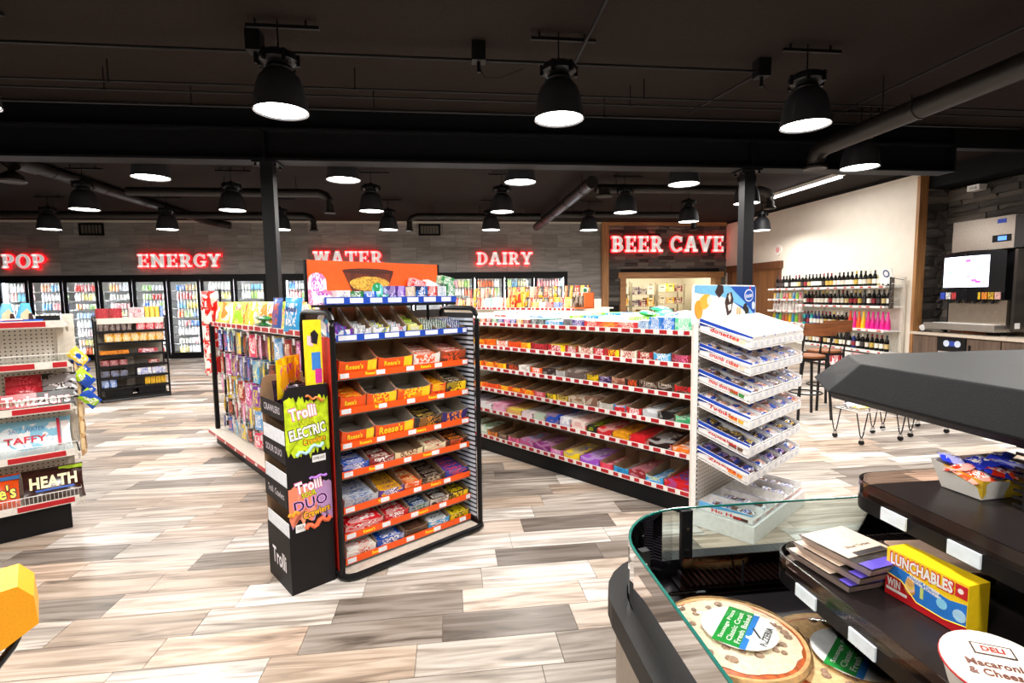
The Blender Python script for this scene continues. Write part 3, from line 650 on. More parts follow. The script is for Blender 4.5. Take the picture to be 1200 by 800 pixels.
# ================================================================== BLACK CANDY RACK (end cap)
RF = frame(-.602, 2.745, 36)
def rack():
    t = thing('candy_rack', 'black tubular end rack with orange price rails and sloping candy shelves', 'display rack', RF)
    W = .95; D = .40
    for nm, x in (('side_frame', .0), ('side_frame', W)):
        pts = [(x, .0, .02), (x, .0, 1.36)]+[(x, .07-.07*cos(a), 1.36+.07*sin(a)) for a in (.4, .8, 1.2, 1.57)]+[(x, D-.05, 1.43), (x, D-.015, 1.415), (x, D, 1.36), (x, D, .02)]
        MB().tube(pts, .0155, 8).build(nm, BLACKM, t, True)
    base = [(-.0, D, .02), (-.0, 0, .02), (.02, -.03, .02), (.06, -.045, .02), (W-.06, -.045, .02), (W-.02, -.03, .02), (W, 0, .02), (W, D, .02)]
    MB().tube(base, .02, 8).build('base_tube', BLACKM, t, True)
    bx('base_plate', (.01, W-.01, -.03, D, .004, .018), mat('#c8c0b4', .5), t)
    bx('back_panel', (.01, W-.01, D-.01, D, .02, 1.42), mat('#3a3836', .6), t)
    g = MB()
    for k in range(44): g.box(W-.012, W-.006, .03, D-.02, .06+k*.03, .076+k*.03)
    tag(g.build('side_slats', mat('#c9d2e0', .35), t), kind='stuff'); bx('side_panel', (W-.005, W-.002, .03, D-.02, .04, 1.4), mat('#26262a'), t)
    bx('side_panel', (-.002, .004, .03, D, .04, 1.3), mat('#c32a1c', .5), t, label='red printed side panel')
    LV = [(1.29, 'b'), (1.085, 'o'), (.89, 'o'), (.70, 'o'), (.54, 'o'), (.34, 'o'), (.19, 'o'), (.05, 'o')]
    for i, (z, c) in enumerate(LV):
        sh = MB(); a = .16
        sh.add([(.02, .075, z-.02), (W-.02, .075, z-.02), (W-.02, D-.02, z+.05), (.02, D-.02, z+.05), (.02, .075, z-.024), (W-.02, .075, z-.024), (W-.02, D-.02, z+.046), (.02, D-.02, z+.046)],
               [(0, 1, 2, 3), (7, 6, 5, 4), (0, 4, 5, 1), (1, 5, 6, 2), (2, 6, 7, 3), (3, 7, 4, 0)])
        s = sh.build('shelf', mat('#5b5652', .5), t)
        if c == 'b': rail(s, .055, W-.02, .08, z, BLUE, TAG, i, .036, (.035, .05), (.07, .11), True)
        else:
            rail(s, .055, W-.02, .08, z, ORANGE, TAG, i, .036, (.13, .17), (.05, .055), True)
            for k in range(2): put_text("Reese's", .024, mat('#ffe81c', .4), s, T(.2+k*.36+.05*(i % 3), .0755, z) @ UP, .0006)
    # top shelf and its rail
    s = bx('top_shelf', (-.0, .85, .08, .26, 1.455, 1.47), BLACK, t); rail(s, .0, .85, .08, 1.49, BLUE, TAG, 77, .038, (.03, .045), (.07, .1), True)
    for x in (.1, .75): MB().tube([(x, .25, 1.35), (x, .25, 1.5)], .01, 6).build('sign_stem', BLACK, t)
    return t
rack()
def tilt(x, y, z): return RF @ T(x, y, z) @ RX(radians(11.5))
# orange header sign with the picture of a peanut cup
t = thing('header_sign', 'orange header board with a peanut butter cup picture above the black rack', 'sign', RF @ T(-.03, .22, 1.485))
bx('board', (0, .84, 0, .012, 0, .225), mat('#fb5a0a', .45), t); MB().box(-.012, 0, -.004, .016, 0, .225).box(.84, .852, -.004, .016, 0, .225).box(0, .84, -.003, .014, -.01, 0).build('edge_strip', BLACK, t)
MB().prism([(.2, .175), (.52, .165), (.47, .045), (.26, .045)], -.002, 0, 'y').build('cup_picture', wood('#7a2d08', '#431503', 2), t)
MB().prism([(.2+.16+.165*cos(a), .172+.016*sin(a)) for a in [i*pi/8 for i in range(16)]], -.0035, -.002, 'y').build('cup_rim', mat('#4a1a06'), t)
MB().prism([(.365+.125*cos(a)*(1+.03*sin(5*a)), .1+.042*sin(a)) for a in [i*pi/10 for i in range(20)]], -.0035, -.002, 'y').build('filling_picture', mat('#e9a43a', .6, 0, 0, 90, .5), t)
MB().prism([(.14, .03), (.17, .045), (.19, .034), (.21, .03)], -.002, 0, 'y').prism([(.5, .03), (.53, .07), (.58, .05), (.64, .03)], -.002, 0, 'y').build('crumb_picture', mat('#50200a'), t)
# cartons on the top shelf
def box_item(name, label, M, w, d, h, m, cat='box', arch=False, face=None, group=None, lid=None):
    t = thing(name, label, cat, M, group)
    if arch:
        n = 8; pts = [(0, 0), (w, 0), (w, h-w/2)]+[(w/2+w/2*cos(pi*i/n), h-w/2+w/2*sin(pi*i/n)) for i in range(1, n)]+[(0, h-w/2)]
        MB().prism(pts, d*.45, d*.45+.002, 'y').build('back_card', m, t); bx('carton', (0, w, 0, d*.45, 0, h*.42), m, t)
    else: bx('carton', (0, w, 0, d, 0, h), m, t)
    if face: bx('front_label', (w*.1, w*.9, -.0012, 0, h*.06, h*(.28 if arch else .42)), face, t)
    if lid: bx('lid', (w*.02, w*.98, .002, d-.002, h, h+.002), lid, t)
    return t
z = 1.47; LBL = mat('#f1f3f2', .4)
top = [(-.055, .1, .17, 'white arched gum card with a pink drawing, left end of the rack top', '#f6e4ee', '#b14ec0', '#e77fb0', 1), (.075, .075, .075, 'low white gum box next to the arched card on the rack top', '#f0f0ee', '#a3a8b5', None, 0),
       (.155, .07, .07, 'green gum tray on the rack top', '#15803a', '#ffffff', None, 0), (.23, .075, .07, 'blue gum tray on the rack top', '#1560d0', '#ffffff', None, 0), (.31, .07, .12, 'teal arched mint card on the rack top', '#62cfc8', '#ffffff', '#2b9c58', 1),
       (.385, .05, .1, 'dark violet mint packet left of its twin on the rack top', '#4c2a8c', '#d7c8f2', None, 0), (.44, .05, .1, 'bright violet mint packet on the rack top', '#7a3fc4', '#f0e6ff', None, 0), (.495, .065, .095, 'cream and brown gum tray on the rack top', '#c9b39a', '#efeae2', None, 0),
       (.565, .08, .1, 'royal blue mint carton with a cup picture on the rack top', '#1f62b8', '#ffffff', '#0c1e4a', 0), (.65, .065, .1, 'red mint carton on the rack top', '#d22f2a', '#ffffff', None, 0), (.72, .065, .1, 'pale silver gum carton on the rack top', '#dfe5ec', '#9fb2c8', None, 0), (.79, .06, .11, 'green and white mint carton, right end of the rack top', '#1c8c46', '#ffffff', None, 0)]
for x, w_, h_, lb, c1, c2, c3, ar in top: box_item('gum_carton', lb, RF @ T(x, .09, z), w_, .13, h_, wrap(c1, c2, c3, .35, 1.2, thr=.56), 'gum box', ar, LBL)
for x, lb, c, zz, an, yy in ((.61, 'red and white mint packet leaning high behind the blue carton', '#d9303a', 1.56, -.3, .17), (.71, 'long silver mint packet leaning behind the red carton', '#e3e8ee', 1.55, -.35, .17), (.8, 'small green mint packet on top of the green carton', '#1d9148', 1.58, -.2, .13)):
    o = obj('mint_packet', shared('mintp', lambda: MB().box(-.045, .045, -.03, .03, 0, .05).mesh('mint_packet', [WHITE])), None, RF @ T(x, yy, zz) @ RY(-an), wrap(c, '#ffffff', None, .35, 1.1)); tag(o, lb, 'mints')
# shelf 1.29: gum trays
def packs(M, w, d, n, m, label, group, h=.07, cat='gum pack'):
    me = shared(('pk', round(w/n, 3), h), lambda: MB().box(-w/n*.42, w/n*.42, -.006, .006, 0, h).mesh('gum_pack', [WHITE]))
    for r_ in range(3):
        for i in range(n):
            o = obj('gum_pack', me, None, M @ T(w*(i+.5)/n, d*(.25+.25*r_), .004+r_*.0) @ RX(-.35), m); tag(o, '%s pack, %s row, %s' % (ORD[i], ('front', 'middle', 'back')[r_], label), cat, group)
g1 = [('#7d35b5', '#28b0d8', 'purple and cyan', 2), ('#eceef2', '#8a8f9e', 'white', 3), ('#d8df4a', '#2f73c8', 'lime and blue', 3), ('#d3e6f5', '#d6352c', 'pale blue and red', 3), ('#e0dc58', '#f4f4e0', 'yellow round-lidded', 3)]
x = .05
for c1, c2, nm, n in g1:
    w_ = .112; M = tilt(x, .1, 1.275)
    tray(M, w_-.006, .22, .07, .15, wrap(c1, c2, '#ffffff', .4, 1.4), '%s gum tray on the blue-railed shelf of the black rack' % nm)
    if c1 == '#e0dc58':
        me = shared('tub', lambda: MB().lathe([(.04, 0), (.042, .05), (.036, .06)], 14).mesh('gum_tub', [WHITE], True))
        for k in range(3): tag(obj('gum_tub', me, None, M @ T(.053, .05+k*.07, .004+.01*k), wrap('#dfe27a', '#ffffff', '#8aa51d', .3)), 'round yellow gum tub in the yellow tray, %s from the front' % ORD[k], 'gum tub', 'gum tubs in the yellow tray')
    else: packs(M, w_-.01, .2, n, wrap(c1 if n == 2 else '#e8eef4', c2, c1, .35, 1.2), 'gum pack standing in the %s tray' % nm, 'gum packs in the %s tray' % nm, .06)
    x += w_
for k, (c, nm) in enumerate((('#f0efe9', 'left white tray of green gum packs on the blue-railed shelf'), ('#e9e8e2', 'right white tray of green gum packs on the blue-railed shelf'), ('#2a5aa0', 'tray of navy gum packs at the right of the blue-railed shelf'))):
    M = tilt(x+.002, .1, 1.275); tray(M, .104, .2, .035, .06, mat(c, .5), nm)
    packs(M, .1, .2, 6, wrap('#17553a' if k < 2 else '#1e3f86', '#ffffff', None, .35, .7, thr=.6), 'slim %s gum in the %s' % ('green' if k < 2 else 'navy', nm.split(' on ')[0].split(' at ')[0]), 'gum packs %d' % k if 0 else 'slim gum packs in the %s' % nm.split(' on ')[0].split(' at ')[0], .06)
    x += .107
# chocolate trays: (shelf z, [(width, outer colour, trim, state, bar colours, label)])
OR, YL = '#f2560f', '#ffd81a'
rows = [
 (1.085, [(.235, OR, YL, None, 'wide empty orange tray with yellow corners', "Reese's"), (.235, OR, YL, None, 'empty orange tray with brown cardboard inside and yellow flash', "Reese's"),
          (.2, '#f0ece4', OR, ('#ee6a2a', '#ffffff', 6, 1), 'white and orange tray full of orange bars', ''), (.2, '#6b3320', OR, ('#dd4a28', '#f7efe6', 8, 1), 'brown tray full of orange-red bars', '')]),
 (.89, [(.16, OR, '#d6200e', ('#e8350f', '#ffd23a', 5, 1), 'orange carton packed with red and orange bars', "Reese's"), (.2, OR, YL, None, 'empty tray with grey inside, left of two', ''), (.24, OR, YL, None, 'empty tray with grey inside, wider one right', ''),
        (.12, OR, '#c81818', ('#f0b51c', '#d11f10', 3, 1), 'narrow orange tray with yellow-red bars', ''), (.165, '#3a1d14', YL, ('#2a1712', '#d8cbb0', 5, 1), 'dark brown tray of black-wrapped bars', '')]),
 (.70, [(.2, OR, YL, None, 'empty plain orange tray at the left', "Reese's"), (.26, OR, YL, None, 'wide empty orange tray with large yellow lettering', "Reese's"), (.2, '#2a2220', '#d48a1a', ('#2b2220', '#caa34a', 4, 1), 'black tray with gold-printed bars', ''), (.2, '#35246e', '#f08a18', None, 'empty tray with purple and orange front', '')]),
 (.54, [(.16, '#1a4fb4', '#ffffff', ('#1a56c4', '#f2f2f2', 4, 1), 'blue tray of blue and white bars', ''), (.16, '#8f1d24', '#ffffff', ('#7d1620', '#e8d9c8', 4, 1), 'dark red tray of maroon bars', ''), (.2, '#e9dcae', '#7a1b1b', None, 'empty cream tray', ''), (.17, '#efe3c0', '#b81f24', ('#e6d7b2', '#b51a1e', 3, 1), 'cream tray of cream and red wafer bars', ''), (.17, '#3b1a12', OR, ('#341b14', '#f08228', 5, 1), 'brown tray of dark bars with orange lettering', '')]),
 (.34, [(.215, '#b8bcc4', '#6a7da8', ('#c9ced8', '#4665a8', 5, 1), 'silver tray of silver bars', ''), (.17, '#5b2f9a', '#ffffff', ('#e8a51c', '#3a1a4e', 6, 1), 'purple and white tray of amber bars', ''), (.13, OR, '#ffffff', ('#e2581c', '#f3d89a', 3, 1), 'orange tray of small orange packets', ''), (.17, '#3a2720', '#bfa98a', ('#2d1b16', '#9d8c7c', 5, 1), 'dark brown tray of brown bars', ''), (.19, '#1f3a94', '#e84b3a', ('#233f9a', '#e2463a', 5, 1), 'navy tray of blue bars with red lettering', '')]),
 (.19, [(.24, '#cf1620', '#ffffff', ('#d81822', '#ffffff', 4, 2), 'bright red wafer-bar carton pair', ''), (.17, '#c31b28', '#ffffff', ('#c9202c', '#f2e9e2', 4, 1), 'red tray of red and white bars', ''), (.15, '#9aa0a0', '#2d6a3e', ('#26406e', '#cfd8e0', 5, 1), 'grey tray of blue-green packets', ''), (.15, '#d9d4cc', '#5a4a40', ('#3a2620', '#f4f0ea', 4, 1), 'pale tray of dark brown bars with white lettering', ''), (.16, '#2c1d16', YL, ('#2b1c16', '#e3c41a', 4, 1), 'dark tray of brown bars with yellow print', '')]),
 (.05, [(.19, '#eceae4', '#d24a1e', ('#f0eee8', '#d0451c', 4, 2), 'white carton of peanut bars', ''), (.19, '#1a4ab0', '#ffffff', ('#1c52c0', '#f2f2f2', 5, 1), 'blue tray of blue coconut bars', ''), (.17, '#6b4a34', '#3a251a', ('#4a2f22', '#6b4a38', 3, 1), 'brown tray of almost gone brown bars', ''), (.17, '#3aa0d8', '#f0f0f0', ('#e6e9ec', '#3a4a66', 4, 1), 'blue-edged tray of white cookie bars', ''), (.16, '#e8c81a', '#2a1a10', ('#e9cf1c', '#1d1712', 4, 1), 'yellow and black tray at the bottom right', '')]),
]
SHN = {1.085: 'second shelf down', .89: 'third shelf down', .70: 'fourth shelf down', .54: 'fifth shelf down', .34: 'sixth shelf down', .19: 'second lowest shelf', .05: 'lowest shelf'}
for z, L_ in rows:
    tot = sum(a[0] for a in L_); x = .06; k = .86/tot; room = .16 if z > .6 else .11
    for w0, oc, tc_, fill, lb, tx in L_:
        w_ = w0*k; M = tilt(x+.002, .088, z+.008); hf = .078 if z > .6 else .05
        tray(M, w_-.005, .255, hf, .15 if z > .6 else .095, wrap(oc, tc_, None, .4, 1.1, thr=.6) if not tx else mat(oc, .4), '%s, %s of black rack' % (lb, SHN[z]), None, GREYCARD if 'grey' in lb or z == .70 else CARD,
             mat(tc_, .4) if tc_ == YL else None, tx or None, mat('#ffe11a', .4), .05 if 'large' in lb else .03)
        if fill:
            b1, b2, n, lay = fill; g_ = 'bars in the %s' % lb
            wide = w_ > .15
            bars_in(M @ T(.004, .004, .022 if z > .6 else .004), w_-.012, .245, min(n, 5), wrap(b1, b2, None, .25, 1., thr=.56), 'wrapped bar in the %s' % lb, g_, t=.022 if z > .6 else .018, layers=2+(lay > 1), across=True)
        x += w_

# ================================================================== BLACK CARTON TOWER of gummy candy beside the rack
TF = frame(-.825, 2.630, 36)
def tower():
    t = thing('carton_display', 'tall black cardboard gummy candy display with lime and orange artwork', 'display', TF)
    BK = mat('#1d1a1b', .55, 0, .1, 80); h = 1.065
    MB().prism([(0, 0), (.226, 0), (.226, h), (.03, h), (.012, h-.012), (0, h-.05)], 0, .004, 'y').build('front_panel', BK, t)
    MB().prism([(0, 0), (.226, 0), (.226, h+.03), (.03, h+.03), (.012, h+.018), (0, h-.02)], .33, .326, 'y').build('rear_panel', CARD, t)
    bx('inner_wall', (.222, .226, .004, .326, 0, h), CARD, t)
    for i, (z0, z1) in enumerate(((0, .30), (.45, .56), (.68, .775), (.90, .985))):
        MB().box(-.003, 0, -.0, .33, z0, z1).build('bin_lip', BK, t)
        if i: MB().add([(0, .006, z0), (.22, .006, z0+.0), (.22, .32, z0), (0, .32, z0)], [(0, 1, 2, 3)]).build('bin_floor', CARD, t)
        MB().box(.0, .004, .006, .322, z1-.01 if i else .29, z1+.07 if i < 3 else z1-.005).build('white_liner', mat('#dfe3ea', .6), t) if i < 3 else None
    zt = RZ(-pi/2)
    fit('Trolli', .2, .09, mat('#e9e6ea', .5), t, T(-.0036, .165, .14) @ RZ(-pi/2) @ UP, .02)
    for z_, s in ((.505, 'Trolli  Crawlers'), (.73, 'SOUR DUO'), (.945, 'CRAWLERS')): fit(s, .24, .036, mat('#c9c3cc', .5), t, T(-.0036, .165, z_) @ RZ(-pi/2) @ UP, .01)
    def splat(cx, cz, rx, rz, m, d, seed, n=40, j=.12, nm='artwork'):
        r = random.Random(seed)
        pts = [(cx+rx*cos(a)*(1+r.uniform(-j, j*.3)), cz+rz*sin(a)*(1+r.uniform(-j, j*.3))) for a in [2*pi*i/n for i in range(n)]]
        pts = [(min(.224, max(.002, p[0])), p[1]) for p in pts]; c = (cx, cz); g = MB()
        vs = [(cx, d, cz)]+[(p[0], d, p[1]) for p in pts]; g.add(vs, [(0, i+1, (i+1) % n+1) for i in range(n)]); return g.build(nm, m, t)
    LIME = mat('#c4dd1c', .45, 0, 0, 25, .25)
    g = MB(); r = random.Random(5)
    top_ = [(.002+.222*i/24, 1.0+r.uniform(-.03, .02)) for i in range(25)]; bot = [(.224-.222*i/24, .70+r.uniform(-.03, .03)+(.05*abs(12-i)/12)) for i in range(25)]
    vs = [(.113, -.0006, .86)]+[(p[0], -.0006, p[1]) for p in top_+bot]; g.add(vs, [(0, i+1, (i+1) % 50+1) for i in range(50)]); g.build('lime_splash', LIME, t)
    g = MB(); top_ = [(.002+.222*i/16, .555+r.uniform(-.012, .012)) for i in range(17)]; bot = [(.224-.222*i/16, .37+r.uniform(-.03, .03)) for i in range(17)]
    vs = [(.113, -.0006, .46)]+[(p[0], -.0006, p[1]) for p in top_+bot]; g.add(vs, [(0, i+1, (i+1) % 34+1) for i in range(34)]); g.build('orange_splash', wrap('#f28a6a', '#f0a07c', '#b78fc0', .5, .5), t)
    WT = mat('#fbf7f8', .45); PK = mat('#e36aa8', .45); BKT = mat('#111111', .5); YE = mat('#d9e021', .45); AM = mat('#f6b81c', .45)
    def tt(s, w_, h_, m, x, z, rot=0, out=None, b=.03, d=-.0014):
        if out: fit(s, w_*1.05, h_*1.14, out, t, T(x, d+.0004, z) @ RY(-rot) @ UP, .075)
        fit(s, w_, h_, m, t, T(x, d, z) @ RY(-rot) @ UP, b)
    tt('Trolli', .135, .062, WT, .092, .932, .12, PK, .035); tt('SOUR', .08, .03, YE, .11, .883, .1, BKT)
    tt('ELECTRIC', .185, .056, WT, .113, .832, .13, BKT, .035); tt('Crawlers', .115, .034, AM, .145, .782, .1, BKT)
    tt('Trolli', .135, .062, WT, .105, .552, .12, PK, .035); tt('SOUR', .075, .028, YE, .105, .507, .1, BKT)
    tt('DUO', .17, .055, BKT, .113, .46, .1, mat('#d59be0', .45), .0); tt('Crawlers', .14, .038, AM, .14, .405, .12, BKT)
    def worm(pts, r_, m, nm='gummy_worm_picture'): MB().tube([(p[0], -.004, p[1]) for p in pts], r_, 6).build(nm, m, t, True)
    wv = lambda x0, x1, z0, z1, a: [(x0+(x1-x0)*i/9, z0+(z1-z0)*i/9+a*sin(i*1.4)) for i in range(10)]
    worm(wv(.11, .2, 1.01, .985, .008), .006, mat('#ef7a2e', .3)); worm(wv(.05, .19, .715, .76, .012), .008, mat('#a9d9e8', .3)); worm(wv(.11, .2, .585, .59, .005), .006, mat('#b57ae0', .3))
    worm(wv(.08, .21, .33, .36, .014), .012, mat('#f2683c', .3)); worm(wv(.0, .05, .415, .43, .01), .008, mat('#f5a02c', .3))
    bx('artwork', (.13, .2, -.001, 0, .665, .70), mat('#efefef'), t); fit('SUMMER DARES', .06, .014, BKT, t, T(.165, -.0014, .683) @ UP); bx('artwork', (.03, .08, -.001, 0, .32, .36), mat('#efefef'), t); fit('SOUR', .036, .016, BKT, t, T(.055, -.0014, .343) @ UP)
tower()
me = bag_mesh(.11, .16, .03, 3)
for k in range(6): tag(obj('gummy_bag', me, None, TF @ T(.1, .07+.045*k, .985) @ RX(pi/2-.15) @ RZ(0), wrap('#2c1830', '#d86ab8', '#151015', .25, 1.2)), 'black and pink gummy bag in the carton tower top, %s from the front' % ORD[k], 'candy bag', 'dark gummy bags in the tower top')
me = bag_mesh(.13, .2, .035, 4)
for k in range(3): tag(obj('candy_bag', me, None, TF @ T(.03+.05*k, .12+.07*k, 1.10) @ RZ(.3) @ RX(pi/2) @ RY(.1+.35-.1*k), wrap('#f5d416', '#e23a9a', '#f2a81c', .25, 1.)), 'yellow bag with pink print on the carton tower, %s from the front' % ORD[k], 'candy bag', 'yellow bags on the tower top')
t = thing('hanging_card', 'tall yellow printed snack card standing between tower and rack', 'card', TF @ T(.125, -.0+.01, 1.07)); MB().box(0, .085, 0, .02, -.02, .325).build('card_body', mat('#ffe01a', .45), t)
bx('blue_print', (.03, .075, -.001, 0, .07, .16), mat('#3f86d8', .4), t); bx('pink_print', (.045, .08, -.001, 0, .0, .075), mat('#d8359a', .4), t); MB().prism([(.01, .2), (.04, .19), (.035, .24), (.012, .25)], -.001, 0).build('pale_print', mat('#f8c9d6'), t); MB().prism([(.03, .21), (.06, .2), (.07, .25), (.05, .275), (.03, .26)], -.001, 0).build('dark_print', mat('#242028'), t)

# ================================================================== LEFT BAG GONDOLA behind the rack
LF = frame(-.74, 3.22, -54)
def bag_gondola():
    t = thing('bag_gondola', 'long black gondola of peg-hung candy bags left behind the black rack', 'gondola', LF)
    L0, L1 = -3.13, -.02
    bx('deck', (L0, L1, .0, .5, .12, .15), mat('#d8cfc2', .5), t); bx('kick', (L0+.08, L1, .06, .5, 0, .12), BLACK, t); rail(t, L0, L1, 0, .135, RED, WHITE, 5, .03, (.2, .3), (.03, .05))
    bx('back_board', (L0, L1, .47, .5, .15, 1.24), mat('#2b2a2c', .6), t)
    for x in (L0+.1, -1.6, -.1): bx('post', (x-.02, x+.02, .43, .47, .15, 1.28), BLACK, t)
    MB().box(L0+.05, L0+.09, .06, .1, .15, 1.26).build('post', BLACK, t)
    s = bx('top_shelf', (L0, L1, .08, .5, 1.24, 1.262), CREAM, t); rail(s, L0, L1, .075, 1.262, WHITE, RED, 6, .045, (.03, .05), (.1, .16))
    bx('far_side_shelf', (-2.7, L1, .5, .95, 1.24, 1.262), CREAM, t); bx('far_side_deck', (-2.7, L1, .5, .95, .0, .15), CREAM, t)
    cols = [('#3a6fc0', '#e05a2a', 'blue and orange'), ('#6fa8dc', '#f2f2f2', 'pale blue'), ('#f3cf1e', '#2f8fd0', 'yellow and blue'), ('#c8418f', '#f4e9f0', 'pink'), ('#e8486a', '#f7f7f7', 'rose'), ('#4f4f9c', '#e8e8ff', 'indigo'), ('#efe04a', '#e2552a', 'yellow'), ('#4aa0d8', '#fff08a', 'sky blue'), ('#a02a2a', '#f4e4c4', 'dark red'), ('#3a2a2a', '#d85a2a', 'dark brown'), ('#7c3fa8', '#f2d21c', 'purple'), ('#e88fc0', '#ffffff', 'light pink')]
    rn = ['top', 'second', 'third', 'fourth', 'lowest']
    for ri, z in enumerate((1.2, .97, .74, .52, .32)):
        n = 14
        for k in range(n):
            x = L1-.13-k*.215+(.05 if ri % 2 else 0)
            if x < L0+.12: continue
            MB().tube([(x, .47, z), (x, .1, z)], .003, 4).box(x-.016, x+.016, .09, .096, z-.03, z+.016, 0).build('peg_hook', mat('#d9dde0', .35), t)
            c1, c2, cn = cols[(k*5+ri*3) % 12]; h = (.2, .2, .19, .17, .14)[ri]; w_ = .12
            me = bag_mesh(w_, h, .022, (k+ri) % 3); lb = '%s bag, %s peg row, %s peg from the rack' % (cn, rn[ri], ORD[k])
            for q in range(3 if k > 1 else 2):
                o = obj('candy_bag', me, None, LF @ T(x+rnd.uniform(-.004, .004), .135+q*.05, z-h/2-.004) @ RZ(rnd.uniform(-.3, .3)) @ RX(pi/2) , wrap(c1, c2, None, .22, 1., thr=.55))
                tag(o, lb+(', front bag', ', middle bag', ', rear bag')[q], 'candy bag', '%s bags hung on the %s peg row, peg %s' % (cn, rn[ri], ORD[k]))
bag_gondola()
tb = [('#f6e04a', '#f2a0c0', '#ffffff', 'yellow and pink'), ('#f4ef60', '#e84a8a', '#9ac83a', 'lemon'), ('#f7e27a', '#ffffff', '#f08c3a', 'pale yellow'), ('#f3b84a', '#fff3b0', '#e2603a', 'amber'), ('#f2d63a', '#e64a2a', '#ffffff', 'bright yellow')]
for k in range(22):
    c = tb[k % 5]; x = -3.0+k*.115; yy = .17+.12*(k % 2)
    o = obj('candy_bag', bag_mesh(.15, .23, .045, k % 3), None, LF @ T(x, yy, 1.262+.105) @ RZ(rnd.uniform(-.7, .7)) @ RX(pi/2-.2) @ RY(rnd.uniform(-.15, .15)), wrap(c[0], c[1], c[2], .25, 1.1))
    tag(o, '%s candy bag standing on the left gondola top, %s from its far end' % (c[3], ORD[k]), 'candy bag', 'yellow candy bags standing on the left gondola')
for k in range(2):
    o = obj('candy_bag', bag_mesh(.3, .15, .06, k), None, LF @ T(-1.5+k*.02, .15, 1.264+k*.055) @ RZ(.1), wrap('#1e7a3a', '#2fa850', '#125026', .3, 1.)); tag(o, ('lower' if k == 0 else 'upper')+' dark green bag lying on the left gondola top', 'candy bag')
for k, (x, c1, c2, lb) in enumerate(((-1.12, '#3f62a8', '#e06a3a', 'blue patterned pouch leaning left of the sky blue bag'), (-.97, '#5a3a9a', '#d8c0f0', 'violet pouch half behind the sky blue bag'), (-.8, '#3fa4e0', '#f2f6fa', 'big sky blue and white bag standing beside the rack'))):
    t = thing('candy_pouch', lb, 'candy bag', LF @ T(x, .12+(.07 if k == 1 else 0), 1.262+.125) @ RZ(.15) @ RX(pi/2-.12) @ RY(.08*k)); o = obj('pouch', bag_mesh(.15 if k < 2 else .19, .25, .05, k), t, None, wrap(c1, c2, None, .25, 1.1, thr=.52 if k < 2 else .6)); bx('top_seal', (-.07, .07, .1, .12, .02, .028), mat(c1, .3), t)
    if k == 2: fit('Airheads', .12, .04, mat('#1e3f8c', .4), t, T(0, .04, .0498), .03)
# red snack bags on clip strips at the far end of the bag gondola
cs = thing('clip_strip', 'black clip strip stand of red snack bags at the far end of the bag gondola', 'display strip', LF @ T(-3.24, .2, 0)); MB().tube([(0, .02, .1), (0, .02, 1.62)], .012, 6).box(-.12, .12, 0, .3, 0, .02).build('stand', BLACK, cs)
for k in range(6): MB().tube([(0, .02, .5+k*.2), (0, -.08, .5+k*.2)], .004, 4).build('clip', BLACKM, cs)
for k in range(10):
    o = obj('snack_bag', bag_mesh(.2, .2, .07, k % 3), None, LF @ T(-3.24+(-.08 if k % 2 else .08), .10+.05*(k % 2), 1.5-.175*(k//2)) @ RZ(.7 if k % 2 else .2) @ RX(pi/2), wrap('#e0241c', '#f1ece6', '#f2eee6', .25, .6, thr=.5))
    tag(o, 'red and white snack bag on the clip strip, %s pair from the top, %s one' % (ORD[k//2], ('near', 'far')[k % 2]), 'snack bag', 'red snack bags, %s pair from the top of the strip' % ORD[k//2])

# ================================================================== CENTRAL WHITE GONDOLA
GF = frame(1.575, 3.205, -54)
GZ = [1.245, 1.028, .822, .62, .415, .155]
def gondola():
    t = thing('candy_gondola', 'long white gondola with red price rails and open candy trays', 'gondola', GF); L0 = -3.6
    bx('kick', (L0, 0, .03, .97, 0, .125), BLACK, t); bx('back_board', (L0, 0, .47, .5, .1, 1.3), PEG, t)
    for x in (-3.6, -2.4, -1.2, -.0): bx('upright', (x-.015, x+.015, .46, .51, .1, 1.34), CREAM, t)
    for i, z in enumerate(GZ):
        s = bx('shelf', (L0, -.005, .005, .47, z-.022, z-.004), CREAM, t); rail(s, L0, -.005, .004, z, WHITE, RED, 20+i, .036, (.03, .05), (.035, .075))
        if i in (0, 5): bx('far_shelf', (L0, -.005, .5, .965, z-.022, z-.004), CREAM, t)
    MB().box(-.004, .004, .0, .97, .125, .17).build('end_bracket', WHITE, t)
gondola()
def gtrays(z, items, hf, hb, name):
    k = 0; x = -.02
    for w_, oc, tc_, fill, nm in items:
        x -= w_
        if x < -3.55: break
        M = GF @ T(x+.003, .02, z); lb = '%s tray on the %s, %s from the pastry-rack end' % (nm, name, ORD[min(k, 23)])
        tray(M, w_-.006, .34, hf, hb, wrap(oc, tc_, None, .4, 1.4, thr=.57), lb, None, CARD, mat(YL, .4) if 'flash' in nm else None)
        if fill:
            b1, b2, n, lay = fill; m = wrap(b1, b2, None, .28, 1., thr=.55)
            if NBAR+n*lay <= 300: bars_in(M @ T(.004, .005, 0), w_-.014, .3, n, m, 'packet in the %s tray, %s' % (ORD[k], name), 'packets in tray %s of the %s' % (ORD[k], name), t=.024, layers=lay, across=True)
            else:
                g = MB(); me = bar_mesh(round(.3/n*1.15, 3), round(w_*.88, 3), .024); vs = [v.co.copy() for v in me.vertices]; fs = [tuple(p.vertices) for p in me.polygons]
                for L_ in range(lay):
                    for i in range(n):
                        P = T(w_/2, .3*(i+.5)/n, .004+L_*.02) @ RZ(pi/2+rnd.uniform(-.05, .05)); g.add([P @ v for v in vs], fs)
                tag(g.build('candy_bars', m, None, False, M), 'pile of wrapped packets in the %s' % lb, 'candy bars', None, 'stuff')
        k += 1
MR, DB, CR = '#8e1622', '#2a1a16', '#efe6d2'
BRN = ('#3a2620', '#cfc2b4')
